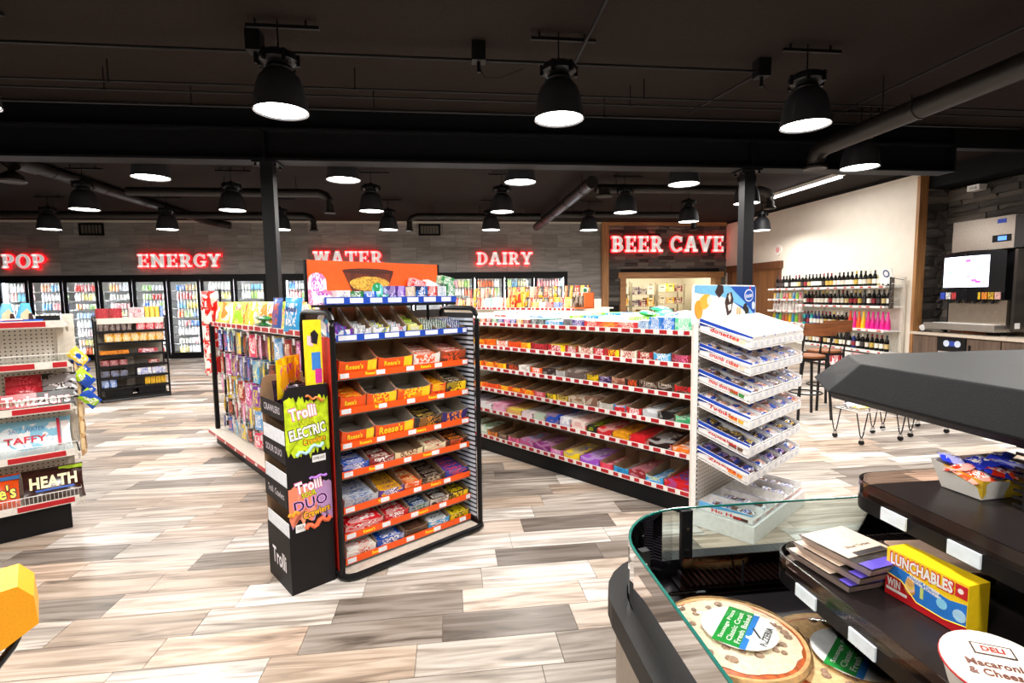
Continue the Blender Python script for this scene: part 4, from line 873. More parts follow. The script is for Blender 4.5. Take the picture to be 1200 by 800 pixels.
gtrays(1.028, [(.155, '#8a1a2a', '#e66a9a', ('#7a1626', '#e3a0b0', 4, 2), 'dark red'), (.14, '#3fa9dc', '#ffffff', ('#d2202a', '#ffffff', 4, 1), 'sky blue'), (.13, '#a81822', CR, None, 'crimson empty'), (.15, CR, '#b01c24', ('#c9202a', '#ffffff', 4, 1), 'cream and red'), (.13, '#c0202a', YL, ('#a81c24', '#ffffff', 4, 1), 'red flash'), (.12, '#c9252e', '#ffffff', None, 'plain red empty'),
     (.15, CR, '#b01820', ('#8a5a4a', '#f2e2c8', 4, 2), 'cream'), (.13, '#b5141e', '#ffffff', ('#7a4a2a', '#f0d84a', 4, 3), 'red and white'), (.2, '#c01822', '#ffffff', ('#d8c01c', '#6a1a1a', 5, 3), 'wide red flash'), (.2, '#9a1420', '#c83038', None, 'maroon empty'), (.15, OR, YL, None, 'orange flash'), (.15, OR, '#c8320c', ('#e8631c', YL, 5, 2), 'orange'), (.16, '#e8e0d8', OR, ('#f2610f', '#f4ece0', 5, 2), 'pale orange'), (.16, OR, YL, ('#f2610f', YL, 5, 3), 'bright orange'), (.16, OR, YL, ('#f2610f', YL, 5, 2), 'orange'), (.2, '#d8a81c', OR, ('#f2a10f', YL, 5, 2), 'amber'), (.2, OR, YL, None, 'orange')], .075, .15, 'second shelf')
gtrays(.822, [(.13, '#c81a1c', DB, ('#46261e', '#c0a898', 4, 1), 'dark red'), (.13, '#2c1915', '#d8c8b8', BRN+(4, 2), 'dark brown'), (.14, '#3b211a', '#c8b8a8', BRN+(4, 1), 'cocoa brown'), (.13, '#231815', OR, None, 'black and orange'), (.12, '#c8947a', '#6a2a1a', ('#8a5040', '#e2c0a0', 4, 2), 'tan'), (.12, '#33204a', '#c8b8d8', ('#3a2250', '#c8b0d8', 4, 2), 'plum'), (.12, '#d8b41c', '#2a1a10', ('#d8b41c', '#2a1a10', 4, 2), 'yellow and black'),
     (.22, '#8a7a72', '#4a3a34', ('#6a5a54', '#c8bcb4', 5, 4), 'bronze'), (.11, '#b8b4b2', '#8a8684', None, 'silver'), (.15, '#2a201e', '#b8aca4', ('#3a2c2a', '#d8ccc4', 5, 3), 'black'), (.15, OR, '#ffffff', None, 'orange'), (.15, '#e8e4e0', '#c01822', ('#e8e4e0', '#8a4a2a', 4, 3), 'white'), (.16, '#3a201a', OR, None, 'brown'), (.16, OR, YL, None, 'orange flash'), (.16, OR, YL, None, 'orange'), (.2, OR, YL, None, 'orange'), (.2, '#c8520f', YL, None, 'rust')], .07, .13, 'third shelf')
gtrays(.62, [(.12, '#6fcf9a', '#184a30', ('#3aa06a', '#f0f0f0', 4, 2), 'mint green'), (.13, '#1c1c1c', '#c0c0c0', ('#181818', '#c8c8c8', 4, 3), 'black'), (.13, '#d8dce0', '#b82a2a', ('#dcdfe2', '#6a6f74', 4, 3), 'silver white'), (.14, '#c81c24', '#ffffff', None, 'red empty'), (.11, '#3a9ad8', '#ffffff', ('#c9252c', '#ffffff', 4, 2), 'blue and red'), (.14, '#c8c4bc', '#a8a49c', None, 'grey empty'), (.15, CR, '#a87a5a', ('#7a5a4a', '#f0e4d0', 4, 4), 'cream'),
     (.16, '#e8dcc8', '#a01c24', ('#8a6a50', '#f2ead8', 4, 3), 'pale cream'), (.13, '#b89a3a', '#3a2a14', ('#c8a84a', '#f2e4b0', 4, 1), 'gold'), (.13, '#2a1c14', YL, None, 'dark flash'), (.13, '#d84a5a', '#f0b0b8', None, 'pink'), (.15, OR, YL, None, 'orange'), (.16, OR, YL, ('#d8480c', YL, 4, 1), 'orange'), (.16, OR, YL, None, 'orange'), (.2, OR, '#d8320c', None, 'orange'), (.2, OR, YL, None, 'orange')], .065, .12, 'fourth shelf')
gtrays(.415, [(.14, '#f08a1c', '#3a5ac8', ('#e87a1c', '#ffffff', 3, 2), 'orange'), (.2, '#c0161e', '#ffffff', ('#241414', '#f0f0f0', 5, 3), 'red dotted'), (.15, '#d21c26', '#f0e0e0', ('#d8222c', '#b01018', 4, 3), 'bright red'), (.15, '#f2c81c', '#d87a1c', ('#e8a01c', '#8a3a0c', 4, 3), 'yellow'), (.15, '#b8141e', '#ffffff', ('#c8202a', '#f4e8e0', 4, 3), 'crimson'), (.1, '#1c1c14', '#c8d81c', ('#1c1c14', '#c8d81c', 4, 3), 'black and lime'), (.17, '#d8343a', '#f4f0ea', ('#e8d4cc', '#c8303a', 4, 4), 'red and white'),
     (.12, '#e8e8ee', '#6a5aa8', ('#f0f0f4', '#7a6ac0', 4, 4), 'white'), (.16, '#1c4ab8', '#f0a01c', ('#2452c0', '#e8a81c', 4, 4), 'blue'), (.15, '#b8c8b0', '#f0f0f0', ('#c0d0bc', '#e8b0c0', 4, 3), 'pale green'), (.15, '#e8d0d4', '#a8c0b0', ('#e8d4d8', '#88a898', 4, 3), 'pale pink'), (.2, '#e8c03a', '#e06a90', ('#f0d050', '#e06a90', 4, 3), 'yellow and pink'), (.2, '#f0b0c8', '#ffffff', ('#f0b4cc', '#e84a8a', 4, 4), 'pink'), (.2, '#f2f0f2', '#e07aa0', ('#f0eef0', '#d86a98', 4, 3), 'white and pink'), (.3, '#d8d0e0', '#e07aa0', ('#e0d8e8', '#8a6ab0', 5, 3), 'lilac')], .05, .1, 'fifth shelf')
gtrays(.155, [(.2, '#cf1420', '#f0c0c0', ('#c8141e', '#3a60c0', 5, 3), 'big red'), (.15, '#2f9ad8', '#f0e04a', ('#3aa0e0', '#e8f4fc', 4, 1), 'sky blue'), (.14, '#d8242e', '#3a5ac8', ('#8a1a24', '#f0b0c0', 4, 3), 'yellow-edged red'), (.14, '#2fa4dc', '#1a5a9a', None, 'blue empty'), (.13, '#e02a4a', '#f06a80', ('#e04a68', '#ffffff', 3, 1), 'rose red'), (.2, '#b04ac8', '#5a3ab8', ('#a050c8', '#e8e0f4', 5, 3), 'violet'), (.18, '#f0d41c', '#2a5ac8', ('#f0d01c', '#2a5ac8', 4, 3), 'yellow and blue'),
     (.15, '#d84aa8', '#f0e0f0', None, 'magenta'), (.2, '#8a2a7a', '#e8b0d8', ('#8a2a7c', '#e8b8d8', 4, 3), 'purple'), (.18, '#e06aa0', '#3a7ac8', ('#c8588c', '#6ac0e0', 4, 3), 'pink and blue'), (.15, '#f06a9a', '#8a2a5a', None, 'hot pink'), (.15, '#4a2a20', '#c8a890', ('#4a2a20', '#c8a890', 4, 1), 'brown'), (.15, '#f08a2a', '#6a2a14', None, 'orange'), (.2, '#e8f0e0', '#3aa048', ('#e8f0e4', '#3a9a48', 4, 3), 'white and green'), (.2, '#f2f2f0', '#4ab058', ('#f0f0f0', '#58b868', 4, 3), 'white'), (.3, '#e8e4c0', '#d84a8a', None, 'pale yellow')], .06, .1, 'bottom shelf')
# top of the white gondola: gum cartons with white lids
nearc = [(.13, .1, '#5fcf9c', '#f4f4f4', 'mint green tissue-style mint box', '#bfe8d4'), (.1, .1, '#2a78d8', '#e8f2fa', 'blue mint bottle pack carton', '#a0c8f0'), (.1, .1, '#3a88d8', '#ffffff', 'light blue mint carton', '#b8d8f4'), (.09, .075, '#c8dcec', '#3a6ab0', 'pale blue gum carton', '#e8eef4'), (.17, .06, '#d8303a', '#f0e8d8', 'red fruit-print gum carton with cream lid', '#f0e6d8'), (.17, .06, '#e0483a', '#f2b030', 'orange-red fruit-print gum carton', '#f2e8d8'), (.15, .06, '#d83a3a', '#f0e0d0', 'scarlet gum carton', '#f0e4dc'), (.12, .065, '#4a3a90', '#e8e0f4', 'violet gum carton', '#e0dcec'),
         (.1, .07, '#8a8a90', '#2a2a30', 'grey striped gum pack carton', '#c8c8cc'), (.2, .05, '#3a9ad4', '#ffffff', 'light blue low carton with white lid', '#f4f6f8'), (.09, .06, '#3a3f40', '#b8bcc0', 'charcoal gum carton', '#2f8a7a'), (.09, .06, '#4a4f50', '#c8ccd0', 'dark grey gum carton', '#3f9a86'), (.09, .055, '#8a1c24', '#f2d0d0', 'maroon gum tray', '#f6f2ee')]
fc = ['#e8a01c', '#2a4aa8', '#c83a8a', '#3a3a9a', '#2f9a4a', '#a8323a', '#e8703a', '#3a8a4a', '#e85a3a', '#8a6ad0', '#e8903a', '#f0a87a', '#d8503a', '#6a9ad0']
fn = ['amber', 'navy', 'magenta', 'indigo', 'green', 'brick red', 'orange', 'leaf green', 'vermilion', 'lavender', 'tangerine', 'peach', 'rust', 'steel blue']
for i, c in enumerate(fc): nearc.append((.085, .055, c, '#ffffff', fn[i]+' gum tray', '#f6f2ee'))
x = -.02
for i, (w_, h_, c1, c2, nm, lid) in enumerate(nearc):
    x -= w_; lb = '%s on the front of the white gondola top' % nm
    t = box_item('gum_carton', lb, GF @ T(x+.003, .015, 1.242), w_-.006, .22, h_, wrap(c1, c2, None, .4, 1.3, thr=.56), 'gum box', lid=mat(lid, .5))
backc = [(.3, '#f4f5f6', '#d8e4ee', 'long white carton lid'), (.14, '#e6f0e8', '#88b850', 'white and green box'), (.2, '#7fd41c', '#f2f8e8', 'bright lime box lid'), (.3, '#f6f6f4', '#e4e8ec', 'plain white box lid'), (.16, '#3a9cd8', '#f0f6fa', 'blue sleeve'), (.15, '#7fd41c', '#dff0c8', 'second lime box lid'), (.25, '#f6f6f2', '#e8f0c8', 'white lid with yellow tint'), (.3, '#f4f6f8', '#78a8d8', 'white lid with blue dots'), (.2, '#f8f8f6', '#e4e8e4', 'far plain white lid'), (.3, '#f6f4f2', '#d8585a', 'white lid with a red stripe'), (.3, '#f4f4f2', '#e8e4e0', 'farthest white lid')]
x = -.05
for i, (w_, c1, c2, nm) in enumerate(backc):
    x -= w_
    box_item('gum_carton', '%s on the back half of the white gondola top' % nm, GF @ T(x+.004, .27, 1.242), w_-.008, .2, .085, wrap(c1, c2, None, .4, .8, thr=.62), 'gum box', lid=mat(c1, .5))
    box_item('gum_carton', '%s across on the far side of the gondola top' % nm, GF @ T(x+.03, .54, 1.242), w_-.02, .3, .1, wrap(c1, c2, None, .4, .8, thr=.6), 'gum box', lid=mat(c1, .5))
for k, (x, y_, z_, c, lb) in enumerate(((-.1, .4, 1.34, '#d8e8f2', 'white mint bag heaped behind the hostess-style sign'), (-.3, .42, 1.33, '#e8f0f4', 'pale mint bag with a blue dot'), (-.42, .36, 1.33, '#5fc89a', 'mint green gum packet lying on the lids'), (-.5, .42, 1.36, '#3fb88a', 'sea green packet on top of the pile'), (-.62, .4, 1.33, '#48c090', 'green packet at the left of the pile'))):
    lb = lb.replace('hostess-style sign', 'pastry sign'); o = obj('mint_bag', bag_mesh(.16, .12, .05, k % 3), None, GF @ T(x, y_, z_) @ RZ(.5*k) @ RX(.2), wrap(c, '#ffffff', '#2a6ad0' if k < 2 else None, .3, .8, thr=.6)); tag(o, lb, 'mints')

# ================================================================== WHITE PASTRY RACK at the gondola end
HF = frame(1.773, 2.80, 36)
def pastry():
    t = thing('pastry_rack', 'white wire pastry rack of sloping baskets on a white plinth', 'display rack', HF); W = .86; D = .42
    bx('plinth', (0, W, 0, D, 0, .105), mat('#eeedec', .45), t)
    for x in (-.0, W): bx('post', (x-.012, x+.012, D-.05, D-.02, .105, 1.33), WHITE, t)
    g = MB()
    for x in (0, W):
        for k in range(38): g.box(x-.005, x+.005, D-.052, D-.05, .14+k*.031, .155+k*.031)
    tag(g.build('post_slots', mat('#3a3a3a'), t), kind='stuff'); bx('back_panel', (0, W, D-.02, D, .105, 1.33), PEG, t)
    for i, z in enumerate((1.19, 1.035, .87, .71, .54, .375)):
        y0, y1, zb = .05, D-.05, z+.10; wr = .0035; b = MB()
        for dz in (0, .055): b.tube([(0, y0, z+dz-.02), (W, y0, z+dz-.02)], wr+.001, 5)
        for x in (0, W):
            for dz in (0, .055): b.tube([(x, y0, z+dz-.02), (x, y1, zb+dz-.02)], wr, 5)
            for q in range(6): f_ = q/5; b.tube([(x, y0+(y1-y0)*f_, z-.02+.1*f_), (x, y0+(y1-y0)*f_, z+.035+.1*f_)], .002, 4)
        for q in range(23): x = W*(q+.5)/23; b.tube([(x, y0, z+.035), (x, y0, z-.02), (x, y1, zb-.02)], .0018, 4)
        for q in range(4): f_ = (q+1)/5; b.tube([(0, y0+(y1-y0)*f_, z-.02+.1*f_), (W, y0+(y1-y0)*f_, z-.02+.1*f_)], .0022, 4)
        bk = b.build('wire_basket', mat('#f2f1f0', .35), t); bx('price_channel', (.0, W, y0-.006, y0-.002, z-.012, z+.028), mat('#f4f4f6', .3), bk)
        gg = MB()
        for q in range(9): gg.box(.04+q*.093, .075+q*.093, y0-.0075, y0-.006, z-.004, z+.02)
        tag(gg.build('price_tags', mat('#dcdfe8', .4), bk), kind='stuff')
pastry()
t = thing('header_sign', 'blue and white pastry sign with cake pictures on the white rack', 'sign', HF @ T(-.03, .40, 1.31))
W = .95; n = 6; rr = .04
pts = [(0, 0), (W, 0)]+[(W-rr+rr*cos(i*pi/2/n), .25-rr+rr*sin(i*pi/2/n)) for i in range(n+1)]+[(rr-rr*sin(i*pi/2/n), .25-rr+rr*cos(i*pi/2/n)) for i in range(n+1)]
MB().prism(pts, 0, .008).build('board', mat('#f2f5f8', .4), t)
def curve_band(z0, z1, m, nm, d):
    g = MB(); n = 14
    for i in range(n):
        a, b = i/n, (i+1)/n; f = lambda q, zz: .245-min(.24, zz*(q**1.5)*1.0+.005)
        g.prism([(.02+a*.92, f(a, z1)), (.02+b*.92, f(b, z1)), (.02+b*.92, min(.244, f(b, z0))), (.02+a*.92, min(.244, f(a, z0)))], d, d+.001, 'y')
    return g.build(nm, m, t)
curve_band(0, .24, mat('#1452b4', .4), 'blue_swoosh', -.001); g = MB()
g.prism([(.02, .244), (.5, .244), (.75, .13), (.93, .03), (.93, .0), (.75, .09), (.4, .17), (.02, .2)], -.0022, -.0012, 'y').build('sky_swoosh', mat('#7cc4ee', .4), t)
g = MB().prism([(.82+.075*cos(a), .175+.045*sin(a)) for a in [i*pi/10 for i in range(20)]], -.0035, -.0022, 'y'); g.build('emblem_ring', mat('#ffffff', .4), t); MB().prism([(.82+.068*cos(a), .175+.038*sin(a)) for a in [i*pi/10 for i in range(20)]], -.0042, -.0035, 'y').build('emblem', mat('#1c5cc0', .4), t)
fit('Hostess', .115, .032, mat('#ffffff', .4), t, T(.82, -.0046, .175) @ RY(-.12) @ UP, .02); MB().prism([(.83, .222), (.835, .245), (.85, .235), (.852, .222)], -.003, -.001).build('red_heart', mat('#e0242c'), t)
def cake(pts, m, d=-.006, nm='cake_picture'): MB().prism(pts, d, -.001, 'y').build(nm, m, t)
ell = lambda cx, cz, rx, rz, a0=0: [(cx+rx*cos(a)*cos(a0)-rz*sin(a)*sin(a0), cz+rx*cos(a)*sin(a0)+rz*sin(a)*cos(a0)) for a in [i*pi/9 for i in range(18)]]
cake(ell(.07, .09, .06, .045, -1.2), mat('#f5a024', .5)); cake(ell(.15, .14, .075, .045, .3), mat('#fbb23a', .5), -.008); cake(ell(.2, .145, .03, .03, .3), mat('#fdf0d0', .5), -.0095)
cake([(.29, .2), (.33, .25), (.4, .245), (.41, .2), (.35, .165)], mat('#3a201c', .4)); cake([(.44, .13), (.47, .19), (.53, .2), (.56, .15), (.53, .06), (.48, .04)], mat('#3c221e', .4)); cake([(.47, .11), (.53, .12), (.52, .08), (.49, .07)], mat('#f4efe8', .4), -.008); cake([(.475, .17), (.5, .195), (.52, .16), (.5, .13)], mat('#e6ddd4', .4), -.008)
for q in range(2): cake(ell(.635+q*.04, .065, .012, .03), mat('#e4bd86', .5))
cake(ell(.76, .09, .028, .028), mat('#2a1a18', .5)); cake(ell(.79, .065, .028, .028), mat('#2a1a18', .5)); cake(ell(.9, .1, .022, .028), mat('#dfe8f2', .5))
# pastry boxes
PW = mat('#f5f4f3', .35); PBL = mat('#1746b4', .35)
def pbox(M, closed, lb, blue, txt, tcol, w_=.155, d=.345, h=.07, extra=None):
    t = thing('pastry_box', lb, 'pastry box', M)
    if closed:
        MB().box(0, w_, 0, d, 0, h).build('carton', PW, t)
        MB().add([(.0, 0, h), (w_, 0, h), (w_*.8, .03, h+.018), (w_*.2, .03, h+.018), (w_*.2, d-.03, h+.018), (w_*.8, d-.03, h+.018), (0, d, h), (w_, d, h)], [(0, 1, 2, 3), (3, 2, 5, 4), (4, 5, 7, 6), (0, 3, 4, 6), (2, 1, 7, 5)]).build('film_top', mat('#f4f4f6', .2), t)
    else:
        g = MB(); g.box(0, w_, 0, d, 0, .003).box(0, .003, 0, d, 0, h).box(w_-.003, w_, 0, d, 0, h).box(0, w_, 0, .003, 0, h*.5).box(0, w_, d-.003, d, 0, h); g.build('carton', PW, t)
    MB().prism([(0, h*.98), (d, h*.98), (d, h*.32), (d*.8, h*.52), (d*.4, h*.72), (0, h*.84)], -.0012, -.0002, 'x').build('blue_print', blue, t)
    if txt: fit(txt, d*.55, h*.36, tcol, t, T(-.0018, d*.48, h*.36) @ RZ(-pi/2) @ RZ(0) @ UP, .03)
    if extra: bx('picture_print', (-.0012, -.0002, .03, .12, h*.1, h*.4), extra, t)
    MB().box(.01, w_-.01, -.001, 0, .006, h*.4).build('front_print', wrap('#e8e4ea', '#27408c', '#c87a3a', .4, 1.), t)
    return t
RT = mat('#dc1c24', .4); tiers = [(1.19, 'top basket'), (1.035, 'second basket'), (.87, 'third basket'), (.71, 'fourth basket'), (.54, 'fifth basket'), (.375, 'lowest basket')]
tx = [('donettes', '#f0e0c0'), ('crumb cakes', '#e8d8c0'), ('mini donettes', '#3a8a3a'), ('Twinkies', '#f5b83a'), ('cupcakes', '#6a4a3a'), ('Zingers', '#f08a1c')]
fillc = [None, ('#b89a8a', '#e8e8f0', '#2450b8'), ('#7a5a50', '#e8e4e8', '#2a48a0'), ('#d8a890', '#b04a4a', '#3a58b0'), ('#3a3038', '#c8a84a', '#182a6a'), ('#4a3238', '#a88ad0', '#22387c')]
for i, (z, nm) in enumerate(tiers):
    for k in range(5):
        M = HF @ T(.01+k*.17, .06, z-.012) @ RX(radians(17.5))
        tt_, ec = tx[i]
        pbox(M, i == 0, '%s pastry box %s in the %s of the white rack' % ('closed white' if i == 0 else 'open white', ('at the left end', 'second from left', 'in the middle', 'second from right', 'at the right end')[k], nm), PBL if k % 2 == 0 or i else PBL, tt_ if k == 0 else None, RT, extra=mat(ec, .5))
        if fillc[i]:
            c = fillc[i] if (k+i) % 3 else ('#d8d4d8', '#c87a4a', '#2a4aa8')
            for q in range(4):
                o = obj('wrapped_cake', bag_mesh(.13, .085, .045, q % 3), None, M @ T(.078, .045+q*.083, .024+.012*(q % 2)) @ RZ(rnd.uniform(-.2, .2)) @ RY(rnd.uniform(-.1, .1)), wrap(c[0], c[1], c[2], .15, 1., thr=.57))
                tag(o, 'film-wrapped cake %s from the front, %s, box %s' % (ORD[q], nm, ('at the left end', 'second from left', 'in the middle', 'second from right', 'at the right end')[k]), 'pastry', 'cakes in the %s, %s' % (nm, ('left-end box', 'second box', 'middle box', 'fourth box', 'right-end box')[k]))
for k in range(5):
    M = HF @ T(.02+k*.165, .015, .107)
    t = pbox(M, False, '%s pastry box standing on the white plinth, %s' % (('blue-trimmed white', 'white with blue corner', 'plain tan-lined', 'blue patterned', 'royal blue divided')[k], ('left end', 'second from left', 'middle', 'second from right', 'right end')[k]), mat('#5aa8e0', .35) if k < 2 else PBL, 'Ho Hos' if k == 0 else None, RT, h=.06, extra=mat('#4a2a20'))
    for q in range(3 if k != 2 else 0): tag(obj('wrapped_cake', bag_mesh(.13, .085, .04, q), None, M @ T(.078, .08+q*.09, .006) @ RZ(rnd.uniform(-.2, .2)), wrap('#e6e4ea', '#2a4aa8', '#6a4a40', .15, 1.)), 'film-wrapped cake %s from front in the plinth box %s' % (ORD[q], ('at the left end', 'second from left', '', 'second from right', 'at the right end')[k]), 'pastry', 'cakes in plinth box %s' % ORD[k])

# ================================================================== LEFT FOREGROUND GONDOLA END
AF = frame(-2.545, 3.69, 36)
def left_end():
    t = thing('candy_gondola_end', 'cream gondola end with pegboard back and clear shelf fences at the left', 'gondola', AF); L0 = -.95
    bx('kick', (L0, 0, 0, .45, 0, .16), BLACK, t); bx('back_board', (L0, .04, .34, .37, .16, 1.42), PEG, t)
    bx('upright', (.01, .05, .32, .37, .16, 1.38), CREAM, t); bx('side_cladding', (.05, .11, .37, .42, .5, 1.42), CREAM, t)
    for i, (z, dp) in enumerate(((1.37, .06), (1.107, .0), (.827, -.03), (.525, -.05), (.21, -.07))):
        s = bx('shelf', (L0, .07, -.05+dp*0, .34, z-.025, z-.008), CREAM, t)
        rail(s, L0, .045, -.052, z-.005, mat('#e2dcd2'), RED, 50+i, .045, (.08, .09), (.2, .28), True)
        bx('shelf_bracket', (.062, .07, -.04, .34, z-.06, z-.008), CREAM, t)
        if 0 < i:
            bx('clear_fence', (L0, .06, -.045, -.042, z-.005, z+.06), CLEAR, t)
            MB().tube([(L0, -.0435, z+.062), (.06, -.0435, z+.062), (.062, .3, z+.062)], .0025, 5).build('fence_wire', WHITE, t); g = MB()
            for q in range(50): g.box(L0+.01+q*.02, L0+.0125+q*.02, -.0465, -.0445, z-.004, z+.06)
            tag(g.build('fence_ribs', mat('#cfcac2', .3), t), kind='stuff')
    bx('far_body', (-.95, -.0, .42, 3.2, .0, 1.36), mat('#cfc8bc', .6), t)
left_end()
def soft(name, label, M, w, h, th, m, cat='candy bag', txt=None, ts=.05, tm=None, seed=0, out=None, dz=0., sx=1., extra=None):
    t = thing(name, label, cat, M); obj('bag', bag_mesh(w, h, th, seed), t, None, m)
    if extra: extra(t)
    if txt:
        if out: put_text(txt, ts, out, t, T(0, dz, th+.0005), .004+ts*.05, depth=.0006, sx=sx)
        put_text(txt, ts, tm, t, T(0, dz, th+.0016), .003+ts*.01, depth=.0006, sx=sx)
    return t
ST = RX(pi/2)
for k in range(4):
    c = thing('cone_snack_bag', 'blue and white cone-topped snack bag on the left gondola top, %s' % ('at the frame edge', 'second from the edge', 'third from the edge', 'nearest the aisle')[k], 'snack bag', AF @ T(-.40+k*.085, .06, 1.37+.065) @ RZ(.2) @ ST)
    MB().add([(-.05, -.065, .0), (.05, -.065, .0), (.03, .065, .015), (-.012, .065, .015), (-.045, -.06, .05), (.045, -.06, .05), (.02, .05, .03), (-.01, .05, .03)], [(0, 1, 2, 3), (4, 5, 6, 7), (0, 4, 7, 3), (1, 5, 6, 2), (0, 1, 5, 4), (3, 2, 6, 7)]).build('bag', mat('#58b9e6' if k % 2 else '#7cc8ea', .3), c)
    MB().prism([(-.03, -.05), (.04, -.05), (.03, 0), (.01, .03), (-.02, 0)], .052, .05, 'z').build('cream_print', mat('#e9cfa8'), c); MB().prism([(.01, -.05), (.04, -.05), (.03, 0), (.015, .0)], .054, .052, 'z').build('brown_print', mat('#3a2018'), c)
t = soft('cookie_bag', 'blue cookie sleeve lying along the left gondola top edge', AF @ T(-.23, -.0, 1.365) @ RZ(.05) @ RX(.35), .36, .075, .035, mat('#1d52b4', .25), 'cookie pack', 'MINI COOKIES', .02, WHITE)
bx('red_print', (-.02, .08, -.012, .014, .034, .0358), mat('#c8202a'), t)
box_item('snack_box', 'small black box at the right corner of the left gondola top', AF @ T(-.09, .1, 1.366), .12, .06, .05, mat('#17171a', .4))
for k in range(3):
    for q, (c1, nm) in enumerate((('#b01c28', 'dark red'), ('#141416', 'black'))):
        tl_ = soft('licorice_pack', '%s twisted-licorice pack, %s in its stack on the left gondola' % (nm, ('lowest', 'middle', 'topmost')[k]), AF @ T(-.175+q*.175, .08+.03*k, .834+.055+.043*k) @ RX(.75), .18, .11, .045, wrap(c1, '#e8e0e0' if q else '#e04a58', None, .22, 1.), 'licorice', None)
t = thing('licorice_pack', 'front licorice pack half red half black with large white lettering', 'licorice', AF @ T(-.12, -.015, .882) @ RX(1.15)); MB().box(-.18, 0, -.045, .045, 0, .02).build('red_half', mat('#b01c28', .25), t); MB().box(0, .18, -.045, .045, 0, .02).build('black_half', mat('#141416', .25), t)
fit('Twizzlers', .33, .075, mat('#b01c28', .3), t, T(0, -.004, .0206), .06); fit('Twizzlers', .32, .066, mat('#f6f6f6', .3), t, T(0, -.004, .0212), .03)
t = soft('taffy_bag', 'light blue and white bag lettered TAFFY on the left gondola', AF @ T(-.15, .08, .615) @ RX(.95), .38, .25, .07, wrap('#8fcbe6', '#f2f4f6', '#e4eef4', .2, .5, thr=.6), 'candy bag')
fit('TAFFY', .2, .045, mat('#c81c3a', .3), t, T(-.04, -.03, .0712), .02); fit('SALT WATER', .17, .03, mat('#4a7ab0', .3), t, T(-.03, .04, .0705), .0)
bx('red_stripe', (.115, .13, -.09, .1, .055, .068), mat('#c81c3a'), t); bx('white_end', (.135, .178, -.08, .08, .03, .058), mat('#f2eeee'), t)
t = soft('chocolate_bag', "big orange bag with yellow and black lettering at the bottom left", AF @ T(-.385, .06, .29) @ RX(1.0), .3, .24, .06, mat('#f2540c', .22), 'candy bag')
fit("Reese's", .235, .1, mat('#3a1206'), t, T(.015, -.01, .0612) @ RZ(.06), .08); fit("Reese's", .225, .09, mat('#ffe21a', .3), t, T(.015, -.01, .062) @ RZ(.06), .02); bx('blue_print', (.03, .15, .075, .1, .045, .052), mat('#3a8ad8'), t)
t = soft('toffee_bag', 'brown toffee bag lettered HEATH on the bottom shelf at left', AF @ T(-.075, .06, .29) @ RX(1.0), .31, .24, .06, mat('#35160f', .2), 'candy bag')
fit('HEATH', .235, .08, mat('#f0d8a0', .3), t, T(0, .015, .0615), .04); bx('blue_print', (-.09, .1, -.045, -.034, .056, .0625), mat('#2a5ac0'), t); bx('lime_print', (.03, .15, .085, .108, .035, .045), mat('#b8e02a'), t)
# bags hanging at the side
for k in range(5):
    c, n_ = (('#e8c83a', 'yellow'), ('#1f50b8', 'royal blue'), ('#b8e01c', 'lime green'), ('#2456c0', 'blue'), ('#98c820', 'green'))[k]
    o = obj('chip_bag', bag_mesh(.09, .14, .03, k % 3), None, AF @ T(.105+.022*(k//2), .24+.05*(k % 2), 1.12-.075*k) @ RZ(.5) @ RY(-.7) @ ST, wrap(c, '#f2f4e0', '#1f50b8', .22, .8)); tag(o, '%s chip bag hanging on the aisle side of the left gondola, %s down' % (n_, ORD[k]), 'snack bag')
for k in range(6):
    o = obj('jerky_bag', bag_mesh(.1, .16, .03, k % 3), None, AF @ T(.09, .26, 1.1-.12*k) @ RZ(1.2) @ ST, wrap('#c8a06a', '#6a4020', '#e8d0a0', .3, .8)); tag(o, 'tan nut bag on the side strip of the left gondola, %s from the top' % ORD[k], 'snack bag')

# ================================================================== BLACK WIRE RACK in the far aisle
MF = frame(-5.196, 8.317, 36)
def wire_rack():
    t = thing('snack_rack', 'black wire rack of boxed snacks standing before the coolers', 'display rack', MF); W = .87; D = .4
    for x in (0, W):
        MB().tube([(x, 0, 0), (x, 0, 1.22), (x, .03, 1.27), (x, D, 1.3), (x, D, 0)], .014, 6).build('side_frame', BLACKM, t)
    bx('back_mesh', (0, W, D-.01, D, .05, 1.28), mat('#8f887c', .6), t); bx('top_board', (0, W, .03, D, 1.24, 1.255), CREAM, t); bx('header_strip', (.02, W-.02, .02, .03, 1.17, 1.25), CREAM, t)
    MB().tube([(0, 0, .02), (W, 0, .02)], .014, 6).tube([(0, -.06, .015), (W, -.06, .015)], .01, 6).tube([(0, -.06, .015), (0, D, .015)], .01, 6).tube([(W, -.06, .015), (W, D, .015)], .01, 6).build('base_rail', BLACKM, t)
    for z in (1.06, .89, .7, .53, .36, .2, .06):
        s = MB().box(0, W, 0, .015, z-.03, z+.005).box(0, W, .015, D-.01, z-.03, z-.02)
        for q in range(16): s.box(.02+q*.054, .024+q*.054, .0, .006, z, z+.03)
        s.build('shelf', BLACKM, t)
    for x in (.36, .41): bx('divider', (x, x+.06, D-.03, D-.01, .06, .68), CREAM, t)
wire_rack()
def mb_(nm, lb, x, z, w_, h_, c1, c2, cat, d=.14, y=.04, g=None, pat=1.):
    t = thing(nm, lb, cat, MF @ T(x, y, z), g); bx('pack', (0, w_, 0, d, 0, h_), wrap(c1, c2, None, .35, pat), t); bx('pack_lid', (.004, w_-.004, .004, d-.004, h_, h_+.004), mat(c1, .4), t); return t
for k in range(2): mb_('snack_pack', '%s dark red shrink-wrapped pack on top of the wire rack' % ('left', 'right')[k], .02+k*.16, 1.258, .15, .14, '#9a1a24', '#c84a50', 'snack pack')
